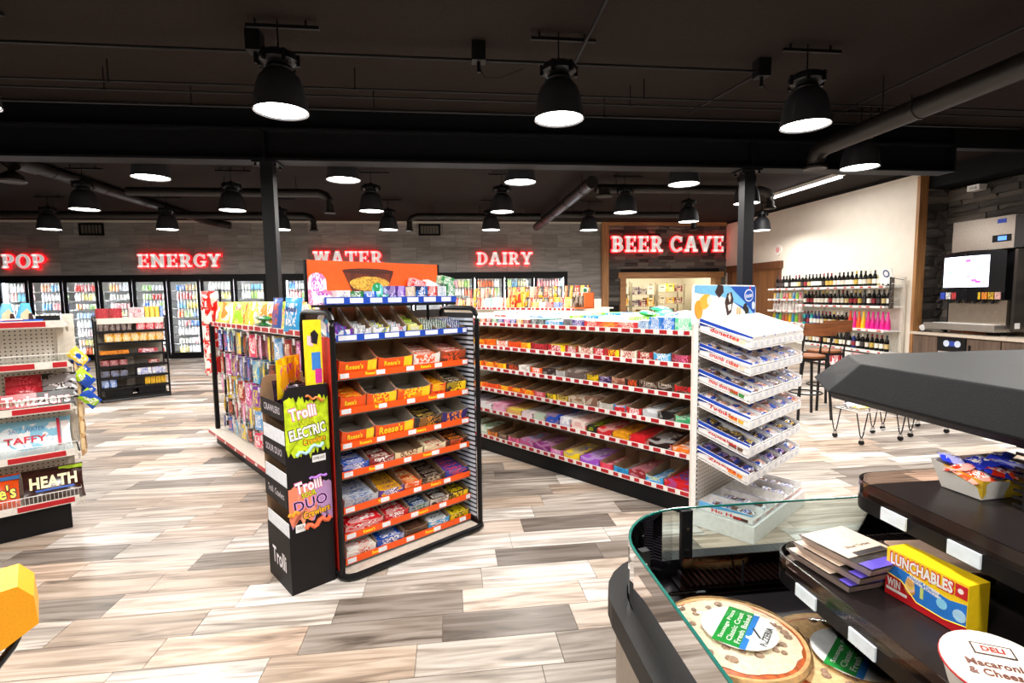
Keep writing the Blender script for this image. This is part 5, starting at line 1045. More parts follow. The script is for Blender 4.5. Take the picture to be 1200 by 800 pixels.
mb_('snack_pack', 'pale clear-wrapped pack in the middle of the wire rack top', .42, 1.258, .19, .15, '#d8d4d8', '#b04a58', 'snack pack')
for k in range(3): mb_('snack_box', 'yellow box on the wire rack top, %s of three' % ('left', 'middle', 'right')[k], .62+k*.065, 1.258, .055, .16, '#e8b41c', '#f4e08a', 'snack box')
mb_('snack_box', 'tall blue box at the right end of the wire rack top', .815, 1.258, .045, .17, '#2a6ac8', '#d8e4f4', 'snack box')
for k in range(6): mb_('snack_can', 'dark tub on the wire rack top shelf, %s from the left' % ORD[k], .03+k*.07, 1.07, .06, .11, '#3a2420', '#b8a8a0', 'snack tub', .06, g='dark tubs on the wire rack')
for k in range(3): mb_('snack_box', 'red and white snack box on the wire rack top shelf, %s of three' % ('left', 'middle', 'right')[k], .5+k*.12, 1.07, .11, .14, '#e03a4a', '#f8f0f0', 'snack box')
for k in range(7): mb_('snack_box', 'yellow and white cup pack on the second wire rack shelf, %s from the left' % ORD[k], .1+k*.107, .9, .1, .13, '#f2a81c', '#fdf4e4', 'snack pack')
mb_('snack_box', 'flat orange tray low on the third wire rack shelf', .03, .71, .35, .05, '#e88a1c', '#6a2a14', 'snack box'); mb_('snack_box', 'flat red and blue box on the third wire rack shelf', .5, .71, .25, .06, '#a83a44', '#e8e0e8', 'snack box')
for k in range(3): mb_('snack_box', 'maroon box on the fourth wire rack shelf, %s of three' % ('left', 'middle', 'right')[k], .03+k*.11, .54, .1, .08, '#7a1a22', '#c8a0a0', 'snack box')
mb_('snack_box', 'half-empty maroon carton right on the fourth wire rack shelf', .62, .54, .14, .05, '#8a2a2a', '#e0d0c8', 'snack box')
for k in range(2): mb_('snack_box', '%s white and blue pastry pack on the fifth wire rack shelf' % ('left', 'right')[k], .47+k*.19, .37, .18, .1, '#e8e4e4', '#2a56c0', 'pastry pack')
for k in range(3): mb_('snack_box', 'brown pack on the fifth wire rack shelf, %s of three' % ('left', 'middle', 'right')[k], .03+k*.11, .37, .1, .09, '#4a3a34', '#8a9ac0', 'snack pack')
for k in range(2): mb_('snack_box', '%s blue and white carton low on the wire rack' % ('left', 'right')[k], .03+k*.09, .21, .08, .13, '#3a6ab8', '#e0e8f4', 'snack box')
for k in range(4): mb_('snack_can', 'yellow can low on the right of the wire rack, %s of four' % ORD[k], .56+k*.07, .21, .062, .11, '#e8b81c', '#8a5a1c', 'snack can')
for k in range(2):
    t = thing('crate', '%s black crate on the wire rack base' % ('left', 'right')[k], 'crate', MF @ T(.05+k*.42, .03, .065)); bx('crate_body', (0, .34, .0, .3, 0, .1), BLACK, t)
    for q in range(12): bx('rib', (.01+q*.028, .018+q*.028, -.006, 0, .01, .095), BLACKM, t)

# ================================================================== GONDOLA behind the white one (chips and drinks displays)
KF = GF @ T(0, 2.4, 0)
t = thing('snack_gondola', 'further gondola behind the white one with hanging snacks', 'gondola', KF @ T(-6.3, 0, 0)); bx('body', (0, 3.25, .1, .8, 0, 1.3), CREAM, t); bx('kick', (0, 3.25, .05, .85, 0, .1), BLACK, t); bx('top_board', (0, 3.25, .0, .9, 1.3, 1.32), CREAM, t); rail(t, 0, 3.25, 0, 1.31, WHITE, RED, 99, .04); bx('riser', (0, 3.25, .36, .6, 1.32, 1.45), CREAM, t)
hc = [('#5a1a1c', 'maroon'), ('#2a2a30', 'black'), ('#8a2a1c', 'rust'), ('#d8a81c', 'golden'), ('#b0402a', 'brick'), ('#e0b83a', 'yellow'), ('#4a3a3a', 'umber'), ('#c8c0b0', 'pale'), ('#e0701c', 'orange'), ('#3a3a44', 'slate'), ('#c83a2a', 'red'), ('#6a5a4a', 'tan')]
for k in range(27):
    c, n_ = hc[(k*5) % 12]; x = -3.15-k*.105
    if 17 <= k <= 19: continue
    for r_ in range(2):
        o = obj('jerky_bag', bag_mesh(.09, .2 if r_ else .16, .03, k % 3), None, KF @ T(x, .1+.33*r_, 1.40+.15*r_) @ RZ(rnd.uniform(-.5, .5)) @ RX(pi/2-.1), wrap(c, '#f0e0c0', '#e8b01c' if k % 3 == 0 else None, .3, .8, thr=.55)); tag(o, '%s snack bag standing on the further gondola, %s row, %s from its near end' % (n_, ('front', 'back')[r_], ORD[min(23, k)] if k < 24 else ('twenty-fifth', 'twenty-sixth', 'twenty-seventh')[k-24]), 'snack bag', 'snack bags on the further gondola')
for k, (x, c, n_) in enumerate(((-5.05, '#bfe6e0', 'mint'), (-4.86, '#f0f2f2', 'white'))): box_item('milk_box', '%s house-shaped carton on the further gondola' % n_, KF @ T(x, .04, 1.32), .17, .16, .16, mat(c, .5), 'carton', lid=mat('#ffffff'))
for k, (x, z_, c, n_) in enumerate(((-4.4, 1.42, '#f08a1c', 'orange'), (-4.25, 1.52, '#f6b01c', 'amber'))): box_item('chip_display', '%s chip carton on the further gondola' % n_, KF @ T(x, .02, 1.32), .13, .1, .2+.05*k, wrap(c, '#ffe9a0', '#d83a1c', .4, .9), 'carton')
for k, (x, c, n_) in enumerate(((-3.6, '#c8202a', 'red'), (-3.75, '#e8e0e0', 'white'), (-3.45, '#2a5ac0', 'blue'), (-3.9, '#f0c01c', 'yellow'))): box_item('snack_box', 'small %s box before the bags on the further gondola' % n_, KF @ T(x, -.0+.01, 1.32), .12, .08, .09, wrap(c, '#f0f0f0', None, .4, .9), 'box')
t = thing('coffee_display', 'orange bottled coffee display with round green emblem on the further gondola', 'display', KF @ T(-3.02, .02, 1.32)); MB().box(-.14, .14, .18, .2, 0, .22).box(.12, .14, 0, .2, 0, .22).box(-.14, .14, 0, .2, 0, .02).build('carton', mat('#d8601c', .5), t)
MB().tube([(0, .175, .25), (0, .18, .25)], .045, 18).build('emblem_disc', mat('#f0f4f0'), t); MB().tube([(0, .172, .25), (0, .176, .25)], .034, 18).build('emblem', mat('#0f6a42'), t)
for k in range(4): tag(obj('coffee_bottle', bottle_mesh('bottle'), None, KF @ T(-3.12+k*.066, .08, 1.34), wrap('#4a3020', '#e8dcc8', None, .3)), 'brown coffee bottle in the orange display, %s from its left' % ORD[k], 'bottle')

# ================================================================== WINE WALL, DOOR, STOOLS, CART
WF = frame(7.66, 8.33, 90)   # local x runs away along the wall, -y toward the wall
def wb_(x, z): return T(7.66+.12, 8.42+x, z)
t = thing('wine_shelf', 'cream wall shelving of wine bottles along the white wall', 'shelf', T(7.62, 8.33, 0))
bx('back_board', (.38, .41, 0, 3.4, 0, 1.62), CREAM, t); bx('upright', (.34, .38, -.02, .04, 0, 1.75), CREAM, t); bx('upright', (.34, .38, 1.95, 2.0, 0, 1.6), CREAM, t); bx('upright', (.34, .38, 3.36, 3.4, 0, 1.6), CREAM, t); bx('side_panel', (.0, .38, -.02, -.0, 0, .1), CREAM, t)
WZ = [(1.60, 0, 3.4), (1.24, 0, 2.3), (.81, 0, 2.3), (.42, 0, 2.3), (.08, 0, 3.4), (1.36, 2.32, 3.4), (1.1, 2.32, 3.4), (.84, 2.32, 3.4), (.45, 2.32, 3.4)]
for i, (z, a, b) in enumerate(WZ):
    s = bx('shelf_board', (0, .38, a, b, z-.03, z), WHITE, t); bx('price_channel', (-.006, 0, a, b, z-.035, z+.005), mat('#e8e4e0'), s); g = MB(); q = a+.05
    r_ = random.Random(i)
    while q < b-.1: g.box(-.008, -.006, q, q+r_.uniform(.04, .1), z-.028, z-.004); q += r_.uniform(.15, .3)
    tag(g.build('price_inserts', RED, s), kind='stuff')
def wine_mesh(k):
    def f():
        pr = [(.036, 0), (.038, .01), (.038, .17), (.034, .2), (.015, .235), (.0145, .29)] if k == 0 else [(.034, 0), (.038, .01), (.038, .15), (.02, .23), (.0145, .25), (.0145, .30)] if k == 1 else [(.045, 0), (.047, .02), (.045, .12), (.028, .2), (.017, .26), (.017, .32)]
        g = MB().lathe(pr, 10); g.lathe([(.0162, pr[-1][1]-.055), (.0162, pr[-1][1]+.003)], 10, mi=2); g.lathe([(.0388, .05), (.0388, .135)], 10, mi=1, cap=False); return g.mesh('wine_bottle', [WHITE, WHITE, WHITE], True)
    return shared(('wine', k), f)
GL = {'dark green': mat('#12160f', .08), 'near-black': mat('#0d0b0c', .08), 'brown': mat('#2a140a', .1), 'pale straw': mat('#b3a878', .1), 'amber': mat('#8a5a1c', .1), 'rose': mat('#b86a6a', .1), 'pink': mat('#e01c8a', .2), 'yellow': mat('#f2c01c', .2), 'orange': mat('#f0641c', .2), 'teal': mat('#1c9aa0', .15), 'navy': mat('#1c2a6a', .15), 'magenta': mat('#c81c8a', .2), 'red-orange': mat('#e8401c', .2)}
LBS = [mat(c, .5) for c in ('#efe9dc', '#d8cfc0', '#c8a84a', '#8a1c2a', '#f2f0ea', '#3a3030', '#c8b078', '#efeae0', '#e6e0d2')]
CPS = [mat(c, .4) for c in ('#1a1414', '#7a1420', '#c8a84a', '#141a2a', '#3a3a3a', '#d8d0c0', '#20140f')]
sn = ['top', 'second', 'third', 'fourth']
for ri, z in enumerate((1.60, 1.24, .81, .42)):
    n = 30 if ri == 0 else 21
    for k in range(n):
        x = .0+k*.11
        if ri == 0: gn = rnd.choice(['pale straw', 'pale straw', 'dark green']) if k < 6 else rnd.choice(['near-black', 'dark green', 'near-black', 'pale straw' if 14 < k < 18 else 'near-black', 'brown' if k > 22 else 'dark green'])
        elif ri == 2 and k < 9: gn = ['pink', 'pink', 'magenta', 'pink', 'pink', 'yellow', 'orange', 'pink', 'red-orange'][k]
        elif ri == 2 and k > 15: gn = rnd.choice(['teal', 'navy', 'yellow'])
        else: gn = rnd.choice(['near-black', 'dark green', 'near-black', 'brown', 'navy' if ri > 1 else 'near-black'])
        kind = 2 if (ri == 2 and k < 9) else rnd.choice([0, 0, 1])
        o = obj('wine_bottle', wine_mesh(kind), None, wb_(x, z)); lb_ = rnd.choice(LBS)
        for si, m in enumerate((GL[gn], GL[gn] if kind == 2 else lb_, GL[gn] if kind == 2 else rnd.choice(CPS))): o.material_slots[si].link = 'OBJECT'; o.material_slots[si].material = m
        tag(o, '%s wine bottle, %s wall shelf, %s from the right upright' % (gn, sn[ri], ORD[k] if k < 24 else ORD[k-24]+' past 24'), 'wine bottle', 'wine bottles on the %s wall shelf' % sn[ri])
for zi, z in enumerate((1.36, 1.1, .84)):
    for k in range(9):
        c = [('#d8ccd0', '#e85a7a', 'tin'), ('#e8e4e0', '#8a2a3a', 'jug'), ('#e8b83a', '#3a9a5a', 'cooler bottle')][zi]
        o = obj('drink_can' if zi == 0 else 'drink_bottle', bottle_mesh('can' if zi == 0 else 'bottle'), None, T(7.74, 10.72+k*.115, z), wrap(['#c83a5a', '#8ac83a', '#3a8ac8', '#e8c01c', '#e85a1c'][k % 5] if zi != 1 else c[0], c[1] if zi else '#ffffff', None, .3, .6)); tag(o, 'small %s left of the wine bottles, %s of the short shelves, %s along' % (c[2], ('top', 'middle', 'lower')[zi], ORD[k]), 'drink', 'small drinks on the short %s shelf' % ('top', 'middle', 'lower')[zi])
for k in range(5): box_item('wine_carton', '%s box on the floor shelf below the wine, %s from the right' % (('red and white', 'pink', 'white', 'crimson', 'rose')[k], ORD[k]), T(7.66, 8.5+k*.3, .08), .28, .24, .26, wrap(('#c8202a', '#e8a0a8', '#f0e8e8', '#b01c2a', '#e07a80')[k], '#f4ecec', None, .4, .8), 'carton', lid=WHITE)
t = thing('shelf_sign', 'white tilted sign with round blue emblem on top of the wine shelf', 'sign', T(7.75, 8.42, 1.62) @ RZ(-pi/2) @ RX(.25)); bx('card', (-.17, .13, 0, .01, 0, .3), mat('#f0f0ec'), t); MB().tube([(0, -.002, .2), (0, 0, .2)], .07, 18).build('emblem', mat('#24427e'), t); MB().tube([(0, -.004, .2), (0, -.002, .2)], .045, 18).build('emblem_centre', mat('#e8eaf0'), t); bx('sign_stem', (-.01, .01, .0, .01, -.05, 0), WHITE, t)
t = thing('clip_strip', 'dark clip strip of small packets hanging beside the wine shelf', 'display strip', T(7.6, 8.2, 1.2)); bx('strip', (-.01, .01, 0, .02, 0, .55), BLACK, t); MB().tube([(0, .01, .54), (.36, .12, .5)], .005, 5).build('wall_arm', BLACK, t)
for k in range(5): obj('packet', bag_mesh(.09, .1, .03, k % 3), t, T(0, -.01, .05+k*.11) @ ST, wrap('#2a2420', '#8a7a6a', None, .3))
# door in the white wall
dr = struct(MB().box(XW-.02, XW, 12.05, 14.05, 0, 2.1).build('door_1', wood('#8a5a34', '#6a4022'))); g = MB()
MB().box(XW-.06, XW-.0, 11.86, 12.05, 0, 2.1).box(XW-.06, XW, 14.05, 14.24, 0, 2.1).box(XW-.08, XW, 11.8, 14.3, 2.1, 2.28).build('door_casing', wood('#6b4226', '#4a2b17'), dr); bx('door_gap', (XW-.024, XW-.02, 13.04, 13.06, 0, 2.1), mat('#2a1a10'), dr)
MB().tube([(XW-.02, 12.95, 1.02), (XW-.07, 12.95, 1.02), (XW-.07, 12.85, 1.02)], .012, 8).build('door_handle', STEEL, dr)
t = thing('wall_clock', 'round pale exit light on the white wall beside the right column', 'exit sign', T(XW-.03, 12.0, 2.55)); MB().tube([(0, 0, 0), (.03, 0, 0)], .13, 20).build('disc', mat('#f0ece6', .3), t); MB().tube([(-.004, 0, 0), (0, 0, 0)], .07, 20).build('centre', mat('#e8a0a0', .3), t)

def stool(lb, x, y, rot):
    t = thing('bar_stool', lb, 'stool', T(x, y, 0) @ RZ(rot)); m = mat('#1b1a1c', .4, .4)
    for sx in (-1, 1):
        MB().tube([(sx*.2, -.2, 0), (sx*.15, -.15, .72)], .017, 6).build('leg', m, t)
        MB().tube([(sx*.2, .2, 0), (sx*.155, .16, .72), (sx*.165, .2, .95), (sx*.17, .25, 1.13)], .017, 6).build('leg', m, t)
    MB().tube([(.155*cos(a)*1.15, .155*sin(a)*1.15, .3) for a in [i*pi/10 for i in range(20)]], .01, 6, closed=True).build('foot_ring', m, t)
    MB().box(-.17, .17, -.17, .17, .70, .725).build('seat_frame', m, t)
    MB().lathe([(.17, .725), (.195, .735), (.195, .755), (.17, .762), (.02, .75)], 20).build('seat', wood('#9a5a2c', '#70401f', 0), t, True)
    g = MB(); n = 8
    pts = [(-.19+.38*i/n, .235+.03*sin(pi*i/n)) for i in range(n+1)]
    for i in range(n): (a, b), (c, d) = pts[i], pts[i+1]; g.add([(a, b, 1.0), (c, d, 1.0), (c, d+.015, 1.15), (a, b+.015, 1.15), (a, b+.018, 1.0), (c, d+.018, 1.0), (c, d+.033, 1.15), (a, b+.033, 1.15)], [(0, 1, 2, 3), (7, 6, 5, 4), (3, 2, 6, 7), (0, 4, 5, 1)])
    g.build('backrest', wood('#8a4e26', '#5e3418', 0), t, True)
stool('bar stool nearer the camera with brown wooden back and seat', 4.25, 5.74, pi-.1)
stool('further bar stool, mostly hidden behind the nearer one', 4.82, 6.2, pi-.05)
t = thing('high_table', 'round black high table top behind the bar stools', 'table', T(4.1, 6.35, 0)); MB().lathe([(.34, .98), (.35, .99), (.35, 1.01), (.34, 1.02)], 24).build('table_top', BLACK, t); MB().lathe([(.03, .02), (.03, .98)], 10).build('pedestal', BLACK, t); MB().lathe([(.22, 0), (.2, .02), (.03, .04)], 20).build('base', BLACK, t)
t.location = (4.35, 6.5, 0)
def cart(lb, x, y, w_=.5, d=.3):
    t = thing('dump_bin', lb, 'basket', T(x, y, 0) @ RZ(.15)); m = mat('#1a1a1c', .35, .6)
    for sx in (0, 1):
        for sy in (0, 1):
            X, Y = sx*w_, sy*d; MB().tube([(X-.07, Y, .32), (X-.02, Y, .1), (X, Y, .06), (X+.02, Y, .1), (X+.07, Y, .32)], .006, 5).build('hairpin_leg', m, t)
            c = MB().tube([(X-.012, Y, .025), (X+.012, Y, .025)], .024, 10).build('caster', mat('#141414', .4), t); MB().box(X-.015, X+.015, Y-.012, Y+.012, .045, .07).build('caster_fork', CHROME, c)
    b = MB()
    for z in (.32, .42): b.tube([(0, 0, z), (w_, 0, z), (w_, d, z), (0, d, z)], .005, 5, closed=True)
    for q in range(9): b.tube([(w_*q/8, 0, .42), (w_*q/8, 0, .32), (w_*q/8, d, .32), (w_*q/8, d, .42)], .0025, 4)
    b.tube([(0, 0, .14), (w_, 0, .14)], .004, 4).tube([(0, d, .14), (w_, d, .14)], .004, 4); b.build('wire_bin', mat('#e2e2e2', .3, .4), t)
cart('low wire bin on casters left of its twin, under the dark canopy', 3.98, 4.55); cart('low wire bin on casters, right one under the dark canopy', 4.68, 4.72)
for k in range(6):
    c, n_ = (('#e8d41c', 'yellow'), ('#6a3ab0', 'purple'), ('#3a8a3a', 'green'), ('#c8c0d8', 'lilac'), ('#2a3a9a', 'blue'), ('#e8e4e0', 'white'))[k]
    tag(obj('toy_bag', bag_mesh(.14, .1, .04, k % 3), None, T(4.05+(k % 3)*.15, 4.66+.12*(k//3), .335) @ RZ(.4*k), wrap(c, '#ffffff', None, .3)), '%s bag lying in the left wire bin' % n_, 'bag')

# ================================================================== DRINKS COUNTER AND FOUNTAIN
WN = wood('#6b5647', '#4a3a30', 2)
t = thing('drinks_counter', 'brown wood-grain base cabinets along the stone wall', 'cabinet', T(7.7, 7.82, 0)); bx('carcass', (.02, .8, -4.0, 0, .08, .79), WN, t); bx('kick', (.08, .8, -4, 0, 0, .08), BLACK, t)
for k, (a, b) in enumerate(((-.44, -.01), (-1.4, -.92), (-1.95, -1.42), (-2.5, -1.97), (-3.0, -2.52), (-3.5, -3.02))):
    d = bx('door', (0, .02, a, b, .1, .77), WN, t)
    if k == 1: MB().box(-.02, 0, b-.06, b-.04, .5, .68).build('handle', BLACK, d)
d = bx('niche_panel', (.0, .02, -.9, -.46, .56, .77), BLACK, t); MB().tube([(-.006, -.6, .68), (0, -.6, .68)], .05, 14).tube([(-.006, -.78, .68), (0, -.78, .68)], .05, 14).build('white_dials', mat('#c8d4e8'), d); bx('blue_label', (-.004, 0, -.76, -.62, .64, .72), mat('#1c3a9a'), d); bx('drawer', (0, .02, -.9, -.46, .1, .55), mat('#a8a098', .5), t)
t = thing('countertop', 'pale countertop under the drinks machine', 'worktop', T(7.66, 7.84, .79)); bx('slab', (0, .84, -4.1, 0, 0, .04), mat('#bcae9e', .4), t); bx('backsplash', (.79, .84, -4.1, -.02, .04, .14), mat('#bcae9e', .4), t)
def fountain():
    t = thing('drinks_machine', 'black drinks fountain with lit screen and steel drip tray', 'drinks machine', T(7.86, 7.6, .83)); L = .98
    # local y runs toward the camera as negative
    bx('cabinet_body', (.2, .63, -L-.18, -.02, .1, 1.25), mat('#17171a', .3), t)
    n = 8; f = lambda u: .02-.07*sin(pi*u)+.07
    g = MB()
    for i in range(n):
        u0, u1 = i/n, (i+1)/n; y0, y1 = -L*u0, -L*u1; g.add([(f(u0), y0, .52), (f(u1), y1, .52), (f(u1), y1, 1.24+.03*sin(pi*u1)), (f(u0), y0, 1.24+.03*sin(pi*u0)), (.25, y0, .52), (.25, y1, .52), (.25, y1, 1.26), (.25, y0, 1.26)], [(0, 1, 2, 3), (0, 4, 5, 1), (3, 2, 6, 7)])
    g.build('curved_fascia', mat('#131316', .2), t, True)
    g = MB()
    for i in range(1, 7):
        u0, u1 = (i-.6)/n, (i+.4)/n; g.add([(f(u0)-.006, -L*u0, .72), (f(u1)-.006, -L*u1, .72), (f(u1)-.006, -L*u1, 1.19), (f(u0)-.006, -L*u0, 1.19)], [(0, 1, 2, 3)])
    g.build('lit_screen', emit('#e4ecff', 2.2), t)
    for k, (u, zz, c) in enumerate(((.2, .95, '#8fb0d8'), (.35, .98, '#c8a0d0'), (.5, 1.12, '#b04ab8'), (.52, .88, '#d890b8'), (.6, .82, '#b04ab8'), (.68, 1.0, '#9098c8'), (.66, .8, '#c04a9a'))): bx('screen_picture', (f(u)-.009, f(u)-.0065, -L*u-.04, -L*u+.04, zz-.02, zz+.02), emit(c, 1.2), t)
    for k in range(10):
        if k in (4, 5): continue
        bx('flavour_button', (.03, .05, -.05-k*.094-.07, -.05-k*.094, .535, .64), wrap(('#2a4ac8', '#e8e8e8', '#c8303a', '#3a8a4a', '#d8d8d8', '#c8c8c8', '#e8c01c', '#e88a1c', '#c8a01c', '#d8a8a0')[k], '#20140f', None, .4, 1.), t)
    bx('steel_splash', (.12, .2, -L-.02, -.12, .16, .52), mat('#a89a8a', .25, .8), t)
    for k in range(6): MB().lathe([(.02, .47), (.028, .49), (.028, .54)], 8, (.08, -.18-k*.13)).build('nozzle', BLACK, t)
    bx('drip_tray', (-.1, .2, -L-.05, .1, .06, .16), mat('#b0aaa2', .3, .8), t); bx('drip_grate', (-.08, .12, -L+.05, -.05, .16, .165), mat('#dcdcdc', .3), t)
    for y_ in (-.1, -L): MB().lathe([(.03, 0), (.03, .06)], 8, (.1, y_)).build('foot', BLACK, t)
    MB().tube([(.1, -.2, .03), (.05, -.4, .03), (.1, -.6, .05)], .015, 6).tube([(.0, -.5, .02), (.1, -.75, .03)], .012, 6).build('hose', mat('#8a4a2a'), t)
    bx('side_cladding', (.0, .63, -L-.22, -L-.18, .08, 1.24), mat('#5a5652', .2, .85), t); bx('label_plate', (.02, .1, -L-.226, -L-.22, .12, .2), mat('#c8c8c8'), t)
fountain()
t = thing('ice_maker', 'stainless steel ice maker on top of the drinks fountain', 'ice machine', T(8.0, 7.5, 2.1)); bx('steel_case', (0, .5, -.92, 0, 0, .47), mat('#a39a90', .28, .85), t); bx('dark_side', (.0, .5, -1.2, -.92, 0, .45), mat('#2a2726', .3, .3), t); bx('blue_badge', (-.006, 0, -.8, -.68, .37, .43), mat('#1c3aa8'), t); bx('display', (-.006, 0, -.88, -.62, .1, .2), BLACK, t); bx('screen_digits', (-.008, -.006, -.82, -.7, .12, .18), emit('#4a7ae0', 1.5), t)
t = thing('lid_holder', 'small stack of white cup lids leaning beside the fountain', 'lids', T(7.78, 7.72, .831)); 
for k in range(4): MB().tube([(-.02+k*.03, 0, .06+.012*k), (-.005+k*.03, 0, .065+.012*k)], .05, 14).build('lid', mat('#dcdcdc', .3), t)
bx('holder_foot', (-.05, .12, -.05, .05, 0, .012), BLACK, t)

# ================================================================== FOREGROUND GRAB-AND-GO ISLAND
def rrect(x0, x1, y0, y1, r, n=7):
    """outline with a rounded far-left corner"""
    return [(x0, y0)]+[(x0+r-r*cos(i*pi/2/n), y1-r+r*sin(i*pi/2/n)) for i in range(n+1)]+[(x1, y1), (x1, y0)]
isl = thing('chilled_island', 'black and taupe open chiller island with glass corner and pizzas', 'chiller')
BM = mat('#0c0b0d', .42); PL = mat('#1d1a20', .35)
MB().prism(rrect(.475, 2.4, -.8, 1.66, .26), .08, .53, 'z').build('body', mat('#8d8073', .45, .2), isl, True); MB().prism(rrect(.52, 2.4, -.8, 1.6, .24), 0, .08, 'z').build('kick', BLACK, isl)
o_ = rrect(.45, 2.4, -.8, 1.68, .28); i_ = rrect(.5, 2.4, -.8, 1.62, .24)
g = MB(); n = len(o_)
for i in range(n-2):
    a, b, c, d = o_[i], o_[i+1], i_[i+1], i_[i]; zz = (.53, .60)
    g.add([(a[0], a[1], zz[0]), (b[0], b[1], zz[0]), (c[0], c[1], zz[0]), (d[0], d[1], zz[0]), (a[0], a[1], zz[1]), (b[0], b[1], zz[1]), (c[0], c[1], zz[1]), (d[0], d[1], zz[1])], [(0, 4, 5, 1), (4, 7, 6, 5), (3, 2, 6, 7)])
g.build('rim', BM, isl, True)
MB().prism(i_, .52, .535, 'z').build('well_floor', mat('#161418', .4), isl)
g = MB()
for k in range(60): y_ = -.3+k*.029; g.box(.505, .60, y_, y_+.012, .545, .575) if y_ < 1.36 else None
for k in range(46): x_ = .74+k*.021; g.box(x_, x_+.009, 1.50, 1.6, .545, .575)
tag(g.build('grille_slats', PL, isl), kind='stuff')
MB().box(.5, .61, -.3, 1.38, .535, .548).box(.72, 2.0, 1.49, 1.61, .535, .548).build('grille_bed', mat('#0e0d10'), isl)
MB().add([(.7, 1.49, .54), (2.0, 1.49, .54), (2.0, 1.51, .66), (.72, 1.51, .66), (.7, 1.5, .54), (2.0, 1.5, .54), (2.0, 1.52, .66), (.72, 1.52, .66)], [(0, 1, 2, 3), (7, 6, 5, 4), (3, 2, 6, 7)]).build('clear_air_guide', glass('#c9a89a', .08), isl)
# glass wall with rounded corner
go = [(p[0]+.0, p[1]) for p in rrect(.50, 2.4, -.8, 1.63, .27, 10)][:-1]; gi = [(p[0], p[1]) for p in rrect(.507, 2.4, -.8, 1.623, .265, 10)][:-1]
def band(z0, z1, nm, m):
    g = MB()
    for i in range(len(go)-1):
        a, b, c, d = go[i], go[i+1], gi[i+1], gi[i]
        g.add([(a[0], a[1], z0), (b[0], b[1], z0), (c[0], c[1], z0), (d[0], d[1], z0), (a[0], a[1], z1), (b[0], b[1], z1), (c[0], c[1], z1), (d[0], d[1], z1)], [(0, 1, 5, 4), (3, 7, 6, 2), (4, 5, 6, 7)])
    return g.build(nm, m, isl, True)
band(.57, .775, 'glass_wall', GLASS); band(.775, .780, 'glass_top_edge', TEAL)
MB().box(-.014, .014, -.012, .012, 0, .16).build('glass_bracket', BLACK, isl, M=T(.545, 1.40, .60) @ RZ(.2)); MB().box(-.02, .02, -.008, .008, 0, .19).build('glass_bracket', BLACK, isl, M=T(.775, 1.612, .585) @ RZ(.1))
g = MB()
for M in (T(.545, 1.40, .59), T(.775, 1.612, .585)):
    for zz in (.05, .13): g.box(-.005, .005, -.014, .014, zz-.005, zz+.005, 0, M)
g.build('bracket_screws', CHROME, isl)
def deck(x0, x1, y0, y1, z, nm):
    s = MB().prism(rrect(x0, x1, y0, y1, .09), z-.05, z-.012, 'z').build(nm, BM, isl, True); MB().prism(rrect(x0+.012, x1, y0, y1-.012, .08), z-.012, z-.002, 'z').build('deck_mat', mat('#241f1f', .3), s)
    o = rrect(x0, x1, y0, y1, .09); i2 = rrect(x0+.004, x1, y0, y1-.004, .086); g = MB()
    for i in range(len(o)-2):
        a, b, c, d = o[i], o[i+1], i2[i+1], i2[i]; g.add([(p[0], p[1], zz) for zz in (z-.012, z+.03) for p in (a, b, c, d)], [(0, 1, 5, 4), (3, 7, 6, 2), (4, 5, 6, 7)])
    g.build('clear_lip', glass('#efe2da', .05, .08, 1.12), s, True)
    for k in range(6):
        y_ = y1-.14-k*.185
        q = bx('price_tag', (x0-.006, x0-.001, y_-.075, y_, z-.045, z-.012), mat('#dbe6ef', .3), s); 
deck(.90, 1.5, -.6, 1.36, .745, 'middle_shelf'); deck(1.125, 2.1, -.6, 1.345, .945, 'upper_shelf')
MB().box(1.44, 1.5, -.6, 1.0, .6, .93).build('shelf_support', BLACK, isl)
MB().box(1.5, 2.3, -.6, 1.3, .53, .9).build('centre_plinth', BLACK, isl)
# perforated panel made of bars, and the canopy
g = MB()
for k in range(56): y_ = -.5+k*.029; g.box(1.42, 1.426, y_, y_+.012, .945, 1.12)
for k in range(9): g.box(1.421, 1.425, -.5, 1.13, .95+k*.019, .957+k*.019)
tag(g.build('vent_grid', mat('#201e20', .3, .5), isl), kind='stuff'); bx('vent_backing', (1.45, 1.9, -.5, 1.12, .945, 1.12), mat('#0f0e0f'), isl)
g = MB(); tp = [(1.42, -.6), (1.42, 1.64), (1.585, 1.9), (2.6, 1.9), (2.6, -.6)]; bt = [(1.415, -.6), (1.415, 1.76), (1.60, 2.03), (2.6, 2.03), (2.6, -.6)]; mdl = [(1.375, -.6), (1.375, 1.74), (1.56, 2.06), (2.6, 2.06), (2.6, -.6)]
g.add([(p[0], p[1], 1.25) for p in tp]+[(p[0], p[1], 1.135) for p in mdl]+[(p[0], p[1], 1.105) for p in bt], [(4, 3, 2, 1, 0), (0, 1, 6, 5), (1, 2, 7, 6), (2, 3, 8, 7), (5, 6, 11, 10), (6, 7, 12, 11), (7, 8, 13, 12), (10, 11, 12, 13, 14)])
o = g.build('canopy', mat('#0b0c0f', .5, 0, .5, 500, .15), isl); b_ = o.modifiers.new('b', 'BEVEL'); b_.width = .006; b_.segments = 2

